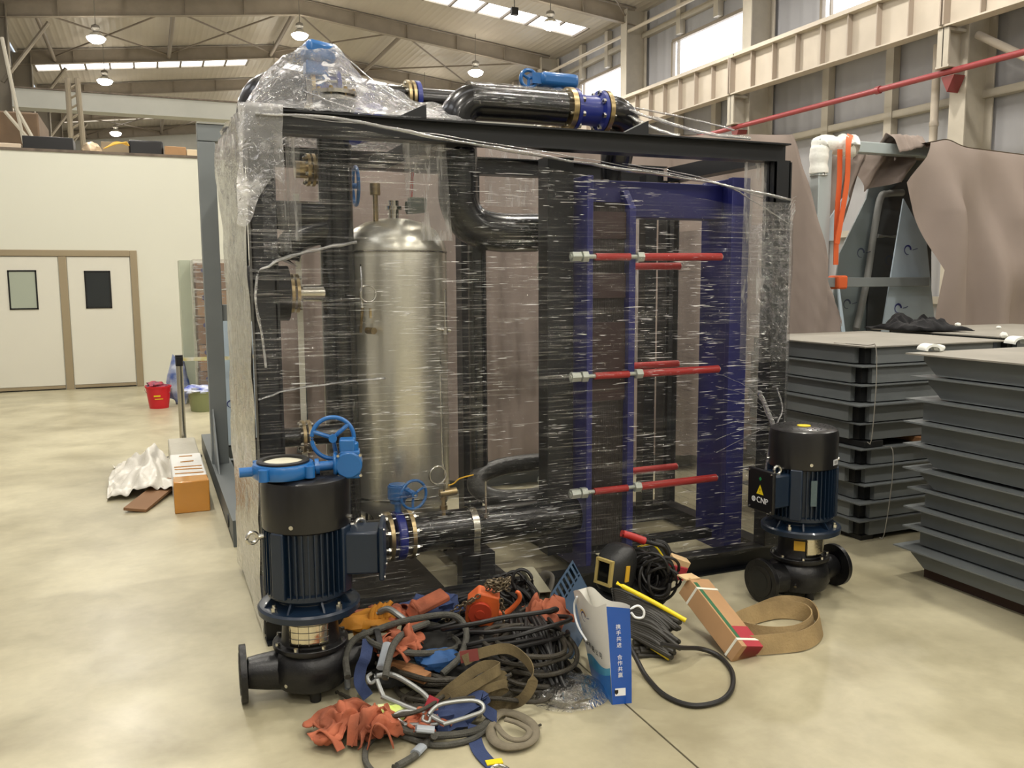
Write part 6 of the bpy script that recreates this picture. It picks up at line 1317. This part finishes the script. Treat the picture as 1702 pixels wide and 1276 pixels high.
mb.tube([(a.x, 4.3, 1.24), (a.x, 4.02, 1.242), (a.x, 3.955, 1.235), (a.x-.01, 3.93, 1.0), (b.x, 3.93, .68), (b.x, 3.96, .66)], .003, n=6, k=3)
tag(obj('tie_wire', mb, M_lid), 'thin pale tie wire down the front of the upper left tray stack', 'wire')
mb = MB(); a = at(1486, 748, 'y', 3.93); b = at(1468, 900, 'y', 3.93)
mb.tube([(a.x, 4.0, .61), (a.x, 3.94, .6), (a.x-.01, 3.925, .4), (b.x, 3.925, .08), (b.x, 3.96, .05)], .003, n=6, k=3)
tag(obj('tie_wire', mb, M_lid), 'thin tie wire down the front of the lower left tray stack', 'wire')
# right stack
RX, RY, RW, RD = 3.84, 1.85, 1.35, 1.64
offr = [(-.02, 0, 'cham'), (0, -.02, 'cham'), (-.005, 0, 'square'), (-.01, .0, 'square'), (-.005, .0, 'cham'), (.0, .0, 'cham'), (.02, -.02, 'square'), (.02, 0, 'square'), (.02, 0, 'square'), (-.02, .02, 'cham')]
for q in range(10):
    if q <= 4: z = 1.245-(q+1)*.124; hh = .122
    else: z = .06+(9-q)*.111; hh = .109
    tray('grey_tray', 'grey steel tray in the nearest stack at right, %s%s' % (pos[q], {'cham': ', slanted end', 'square': ''}[offr[q][2]]), 'grey trays in the nearest stack at the right edge', RX+offr[q][0], RY+offr[q][1], RW, RD, z, hh, offr[q][2], lid=M_lid if q == 0 else None)
mb = MB(); mb.bx(RX+.5, RX+1.3, RY-.0, RY+1.2, 1.2465, 1.252); tag(obj('loose_lid_plate', mb, M_lid), 'thin loose steel sheet lying on the nearest tray stack', 'sheet')
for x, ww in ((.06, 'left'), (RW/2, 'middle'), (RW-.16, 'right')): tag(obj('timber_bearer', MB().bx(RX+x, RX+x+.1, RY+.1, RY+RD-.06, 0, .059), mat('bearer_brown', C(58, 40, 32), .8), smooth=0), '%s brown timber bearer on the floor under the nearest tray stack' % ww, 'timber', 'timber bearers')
# far stack
TX0, TY0 = 5.4, 4.12
for q in range(10):
    tray('grey_tray', 'grey steel tray in the far stack under the black jacket, %s' % pos[q], 'grey trays in the far stack under the black jacket', TX0, TY0, 1.5, 1.2, 1.245-(q+1)*.1225, .12, 'notch', rot=-.03, lid=M_lid if q == 0 else None)
# foam corner wraps
def foam(px, py, s, label, z=1.25, sx=1.6):
    p = at(px, py, 'z', z); t = obj('foam_wrap', lump((p.x, p.y, z+.02*s), (.055*s*sx/1.3, .04*s, .035*s), px, .25, 18), M_foam); tag(t, label, 'foam wrap'); return t
def foam_loop(px, py, wpx, label, z):
    p = at(px, py, 'z', z); w_ = wpx; mb = MB(); mb.ribbon([p+_r*(math.cos(a)*w_)+Vector((0, 0, math.sin(a)*w_*.75)) for a in [PI*q/10 for q in range(11)]], .09, .014, side=(.3, 1, 0)); return tag(obj('foam_wrap', mb, M_foam), label, 'foam wrap')
foam_loop(1545, 582, .04, 'white foam wrap arched over the near left corner of the nearest tray stack lid', 1.25)
foam_loop(1692, 571, .05, 'white foam wrap arched on the nearest tray stack lid at the right edge', 1.256)
foam(1560, 582, .6, 'small white foam scrap beside the arched foam wrap on the nearest stack', 1.25, 1.6)
foam(1668, 560, .6, 'small white foam wrap on the far stack edge, right of the black jacket', 1.25, .9)
foam(1478, 545, .45, 'tiny white foam piece on the far stack left of the black jacket', 1.25)
foam(1592, 541, .45, 'tiny white foam piece at the right end of the black jacket', 1.25)
foam(1660, 545, .3, 'tiny white foam scrap on the far stack lid at the right', 1.25, 2.0)
# black jacket
def jacket(u, v):
    a = at(1487+u*110, 549, 'z', 1.25); x = a.x; y = a.y-.12+v*.42; e = math.sin(PI*min(1, max(0, u)))**.5*math.sin(PI*v)**.5
    return Vector((x+.03*nz((u*5, v*4, 1)), y+.05*nz((u*5, v*4, 8)), 1.254+e*(.075+.09*nz((u*4, v*4, 3))+.04*nz((u*11, v*11, 3)))))
mb = MB(); mb.grid(jacket, 40, 24); tag(obj('black_jacket', mb, mat('jacket_black', C(12, 12, 16), .85, bump=.4, bscale=30), solid=.006), 'crumpled black jacket lying on the far tray stack in front of the film-covered panel', 'jacket')

# ------------------------------------------------------------------ brown cloth covers
def cover(x0, x1t, x1b, yf, depth, zl, zr, zb, nfold, seed, name='cover', left_edge=None, back=True):
    """cloth: top surface + front fall with folds + right-hand return"""
    mb = MB()
    def fold(s, drop):
        return (math.sin(s*nfold+drop*1.2+2.6*nz((s*1.3, seed, 0)))*.085+.14*nz((s*1.7, seed, 1))+.13*nz((s*4.2+drop*1.5, seed, 2))+.06*nz((s*9-drop*2, drop*1.5, 2)))*(drop**.45)
    def fr(u, v):   # u along the front then round the corner; v 0 top .. 1 bottom
        L1 = .82
        if u <= L1:
            t = u/L1; xt = x0+(x1t-x0)*t; xb = x0+(x1b-x0)*t; zt = zl+(zr-zl)*t; y = yf
            lean = 0
        else:
            t = (u-L1)/(1-L1); xt = x1t; xb = x1b+.15*t; zt = zr-.05*t; y = yf+depth*t
        if left_edge and u < .2: xt += left_edge(v)*(1-u/.2)**2; xb = xt+(xb-xt)
        z = zt-(zt-zb)*v; x = xt+(xb-xt)*v**.85
        s = (x-x0)*1.0+(y-yf); f_ = fold(s*2.0, v)
        r = .05*math.exp(-v*18)
        return Vector((x+(f_ if u > L1 else 0), y+r-(f_ if u <= L1 else 0)-.06*v, z-.02*math.exp(-v*30)+.012*nz((s*3, seed, 7))*(1-v)))
    mb.grid(fr, 150, 70)
    def tp(u, v):
        x = x0+(x1t-x0)*u; z = zl+(zr-zl)*u
        return Vector((x, yf+.05+(depth-.05)*v, z-.02+.012*nz((x*3, seed, 7))-.05*v*abs(math.sin(x*2+1))))
    mb.grid(tp, 60, 10)
    return mb
c1 = cover(.74, 5.36, 6.05, 6.3, 1.2, 2.66, 2.93, .14, 4.5, 1)
tag(obj('brown_cloth_cover', c1, M_cloth, smooth=180), 'large brown cloth draped over equipment behind the wrapped skid', 'cloth')
t = thing('covered_machine', 'dark grey steel machine base showing under the brown cloth behind the skid', 'machine', (3, 6.9, 0))
mb = MB(); mb.bx(.9, 5.3, 6.5, 7.4, .05, 1.2); obj('machine_body', mb, M_greyd, t, world=True)
mb = MB(); mb.bx(.85, 5.4, 6.38, 6.5, 0, .16); mb.bx(.85, 5.4, 6.38, 6.44, .4, .5); obj('base_rail', mb, M_greyd, t, world=True)
for x in (1.0, 2.3, 3.6, 4.9):
    mb = MB(); mb.bx(x, x+.1, 6.4, 6.5, .1, 1.2); obj('leg', mb, M_greyd, t, world=True)
# right cloth with ragged left edge built from its outline, hanging in front of the panels
Y2 = 6.2
def le(v):
    ks = [(0, .12), (.08, .02), (.2, -.2), (.35, -.1), (.6, .1), (1, -.02)]
    for (a, b), (c_, d_) in zip(ks, ks[1:]):
        if v <= c_: return b+(d_-b)*(v-a)/(c_-a)
    return ks[-1][1]
xa = at(1540, 230, 'y', Y2).x; xb = at(1800, 262, 'y', Y2).x; zl = at(1560, 228, 'y', Y2).z; zr = at(1702, 250, 'y', Y2).z
def cl2(u, v):
    x0_ = xa+le(v); x = x0_+(xb+.6-x0_)*u; s = x-xa
    zt = zl-.03+.05*math.exp(-((u-.08)/.06)**2)-(.10*u); zb_ = .9; z = zt-(zt-zb_)*v
    big = .22*max(0, v-.1)*math.exp(-((s-.25)/.2)**2)
    f_ = (.13*nz((s*1.5, 3, v*.7))+.08*math.sin(s*6+v*2.5)+.05*math.sin(s*13-3*v+2*nz((s, v, 1)))+.06*nz((s*3+v*1.5, v*1.6, 9))+.14*math.exp(-((s-1.35)/.4)**2-((v-.62)/.15)**2))*min(1, v*3)
    return Vector((x, Y2-f_-.12*v-big+.06*math.exp(-v*14), z-.02*math.exp(-v*25)))
mb = MB(); mb.grid(cl2, 130, 80)
def cl2t(u, v):
    p = cl2(u*.98+.01, 0); return Vector((p.x, Y2+.06+1.2*v, p.z+.01-.06*abs(math.sin(u*9))*v))
mb.grid(cl2t, 60, 10)
tag(obj('brown_cloth_cover', mb, M_cloth, smooth=180), 'brown cloth draped over the tall frame at the right, above the black jacket', 'cloth')
def sc(u, v):
    a = at(1480+u*50, 232, 'y', 6.5); z = at(1500, 232, 'y', 6.5).z+.02
    return Vector((a.x, 6.38+v*.32+.03*nz((u*6, v*3, 0)), z+.03*math.sin(PI*v)+.03*nz((u*7, v*5, 1))-.16*(abs(v-.5)*2)**2*(1-.5*u)))
mb = MB(); mb.grid(sc, 24, 24); tag(obj('cloth_scrap', mb, M_cloth, smooth=180, solid=.004), 'bunched end of brown cloth over the light grey rail of the panel frame', 'cloth')
# frame with foam-wrapped corner
t = thing('panel_frame', 'light grey upright frame with foam-wrapped top corner between the two brown cloths', 'frame', (5.95, 6.55, 0))
YP = 6.5
def wx(px, py): v = at(px, py, 'y', YP); return v.x, v.z
xA, zA = wx(1362, 226); xB, _ = wx(1384, 250); xC, _ = wx(1560, 240)
mb = MB(); mb.bx(xA+.01, xB, YP, YP+.12, 0, zA-.03); obj('post', mb, mat('frame_light', C(168, 178, 180), .45), t, world=True, bevel=.006)
mb = MB(); mb.bx(xA+.01, xC, YP, YP+.12, zA-.12, zA-.02); obj('top_rail', mb, mat('frame_light', C(0, 0, 0)), t, world=True, bevel=.006)
z1 = wx(1400, 470)[1]; mb = MB(); mb.bx(xB, xC, YP+.02, YP+.1, z1-.04, z1+.05); obj('lower_rail', mb, M_grey, t, world=True, bevel=.004)
mb = MB()
def foamtube(P, r, sd_):
    mb.tube(P, lambda q: r*(1+.18*nz((q*14, sd_, 0))), n=16, k=10)
foamtube([(xA+.06, YP+.06, zA-.35), (xA+.06, YP+.06, zA-.12), (xA+.1, YP+.06, zA-.06), (xA+.28, YP+.06, zA-.07), (wx(1425, 232)[0], YP+.06, zA-.08)], .085, 4)
foamtube([(wx(1407, 230)[0], YP+.06, zA-.06), (wx(1424, 230)[0], YP+.06, zA-.06)], .11, 8)
obj('foam_padding', mb, M_foam, t, world=True)
# panels behind
p = thing('stainless_panel', 'dark grey film-covered sheet metal panel standing inside the panel frame', 'panel', (6.2, 6.9, 0))
def pxpoly(px, yv, th=.015):
    P = [at(x, y, 'y', yv) for x, y in px]; n = len(P); return MB().add(P+[q+Vector((0, th, 0)) for q in P], [tuple(range(n)), tuple(range(2*n-1, n-1, -1))]+[(i, i+n, (i+1) % n+n, (i+1) % n) for i in range(n)])
obj('sheet', pxpoly([(1396, 420), (1440, 330), (1455, 262), (1548, 262), (1548, 600), (1370, 600)], 6.95), M_filmg, p, world=True, smooth=0)
obj('dark_recess', pxpoly([(1447, 430), (1457, 330), (1500, 300), (1548, 300), (1548, 600), (1438, 600)], 6.92), mat('panel_dark', C(70, 73, 75), .5, var=.2, vscale=3), p, world=True, smooth=0)
def flap(u, v):
    a_ = at(1384+60*u*(1-.8*v), 258+112*v, 'y', 6.8); return a_+Vector((0, .05*math.sin(u*14+v*3), 0))
mb = MB(); mb.grid(flap, 24, 16); tag(obj('brown_cloth_flap', mb, M_cloth, smooth=180), 'small brown cloth flap hanging behind the two orange slings', 'cloth')
def flap2(u, v):
    a_ = at(1426+86*u, 246+74*v*(1-.3*u), 'y', 6.75-.1*u); return a_+Vector((0, .08*math.sin(u*9+v*5), .04*nz((u*4, v*4, 2))))
mb = MB(); mb.grid(flap2, 24, 16); tag(obj('brown_cloth_flap', mb, M_cloth, smooth=180), 'shaded brown cloth bunched under the light grey rail of the panel frame', 'cloth')
mb = MB(); a = [at(1420, 560, 'y', 6.86), at(1440, 470, 'y', 6.86), at(1452, 390, 'y', 6.86), at(1463, 330, 'y', 6.86), at(1475, 322, 'y', 6.86), at(1500, 320, 'y', 6.86)]
mb.tube(a, .035, n=12); mb.tube([at(1458, 392, 'y', 6.84), at(1495, 394, 'y', 6.84)], .022, n=10); obj('bent_pipe', mb, mat('pipe_dusty', C(128, 130, 128), .5), p, world=True)
mb = MB()
for (x, y) in ((1431, 420), (1408, 505), (1478, 432)):
    m2 = swirl(0, .05, at(x, y, 'y', 6.83), (1, 0, 0), (0, 0, 1)); mb.add(m2.v, m2.f)
obj('printed_mark', mb, mat('ink_grey', C(52, 60, 78), .5), p, world=True, smooth=0)
def quad_panel(name, label, cs, yv, th=.015, marks=()):
    t = thing(name, label, 'panel', tuple(at(*cs[0], 'y', yv))[:2]+(0,))
    P = [at(px, py, 'y', yv) for px, py in cs]; mb = MB(); n = len(P); mb.add(P+[q+Vector((0, th, 0)) for q in P], [tuple(range(n)), tuple(range(2*n-1, n-1, -1))]+[(i, i+n, (i+1) % n+n, (i+1) % n) for i in range(n)])
    obj('sheet', mb, M_filmp, t, world=True, smooth=0); mb = MB()
    for (x, y) in marks: m2 = swirl(0, .05, at(x, y, 'y', yv-.006), (1, 0, 0), (0, 0, 1)); mb.add(m2.v, m2.f)
    if marks: obj('printed_mark', mb, M_ink, t, world=True, smooth=0)
quad_panel('film_covered_sheet', 'pale blue film-covered panel with round printed marks left of the right cloth', [(1502, 330), (1540, 400), (1560, 600), (1458, 600)], 6.62, marks=((1509, 415), (1493, 512)))
quad_panel('film_covered_strip', 'narrow pale film-covered strip beside the orange slings', [(1408, 318), (1412, 330), (1385, 400), (1376, 400), (1380, 362)], 6.62)
quad_panel('film_covered_edge', 'thin white film-covered panel edge at the right side of the large brown cloth', [(1393, 480), (1396, 480), (1410, 590), (1402, 590)], 6.15)
# orange slings
t = thing('orange_sling', 'orange webbing sling looped over the foam-padded rail', 'sling', tuple(at(1405, 230, 'y', 6.4)))
mb = MB(); mb.ribbon([at(1413, 224, 'y', 6.56), at(1410, 240, 'y', 6.4), at(1408, 300, 'y', 6.4), at(1397, 370, 'y', 6.4), at(1391, 405, 'y', 6.4)], .055, .008, side=(1, 0, 0)); obj('front_strap', mb, M_orange, t, world=True)
mb = MB(); mb.ribbon([at(1396, 248, 'y', 6.45), at(1395, 300, 'y', 6.45), at(1391, 360, 'y', 6.45), at(1389, 440, 'y', 6.45)], .055, .008, side=(1, 0, 0)); obj('rear_strap', mb, M_orange, t, world=True)
mb = MB(); a = at(1393, 470, 'y', YP-.02); b = at(1410, 470, 'y', YP-.02); mb.bx(a.x, b.x, YP-.02, YP+.13, a.z-.06, a.z+.07); tag(obj('orange_wrap', mb, M_orange, bevel=.02), 'orange webbing wrapped round the lower rail of the panel frame', 'webbing')
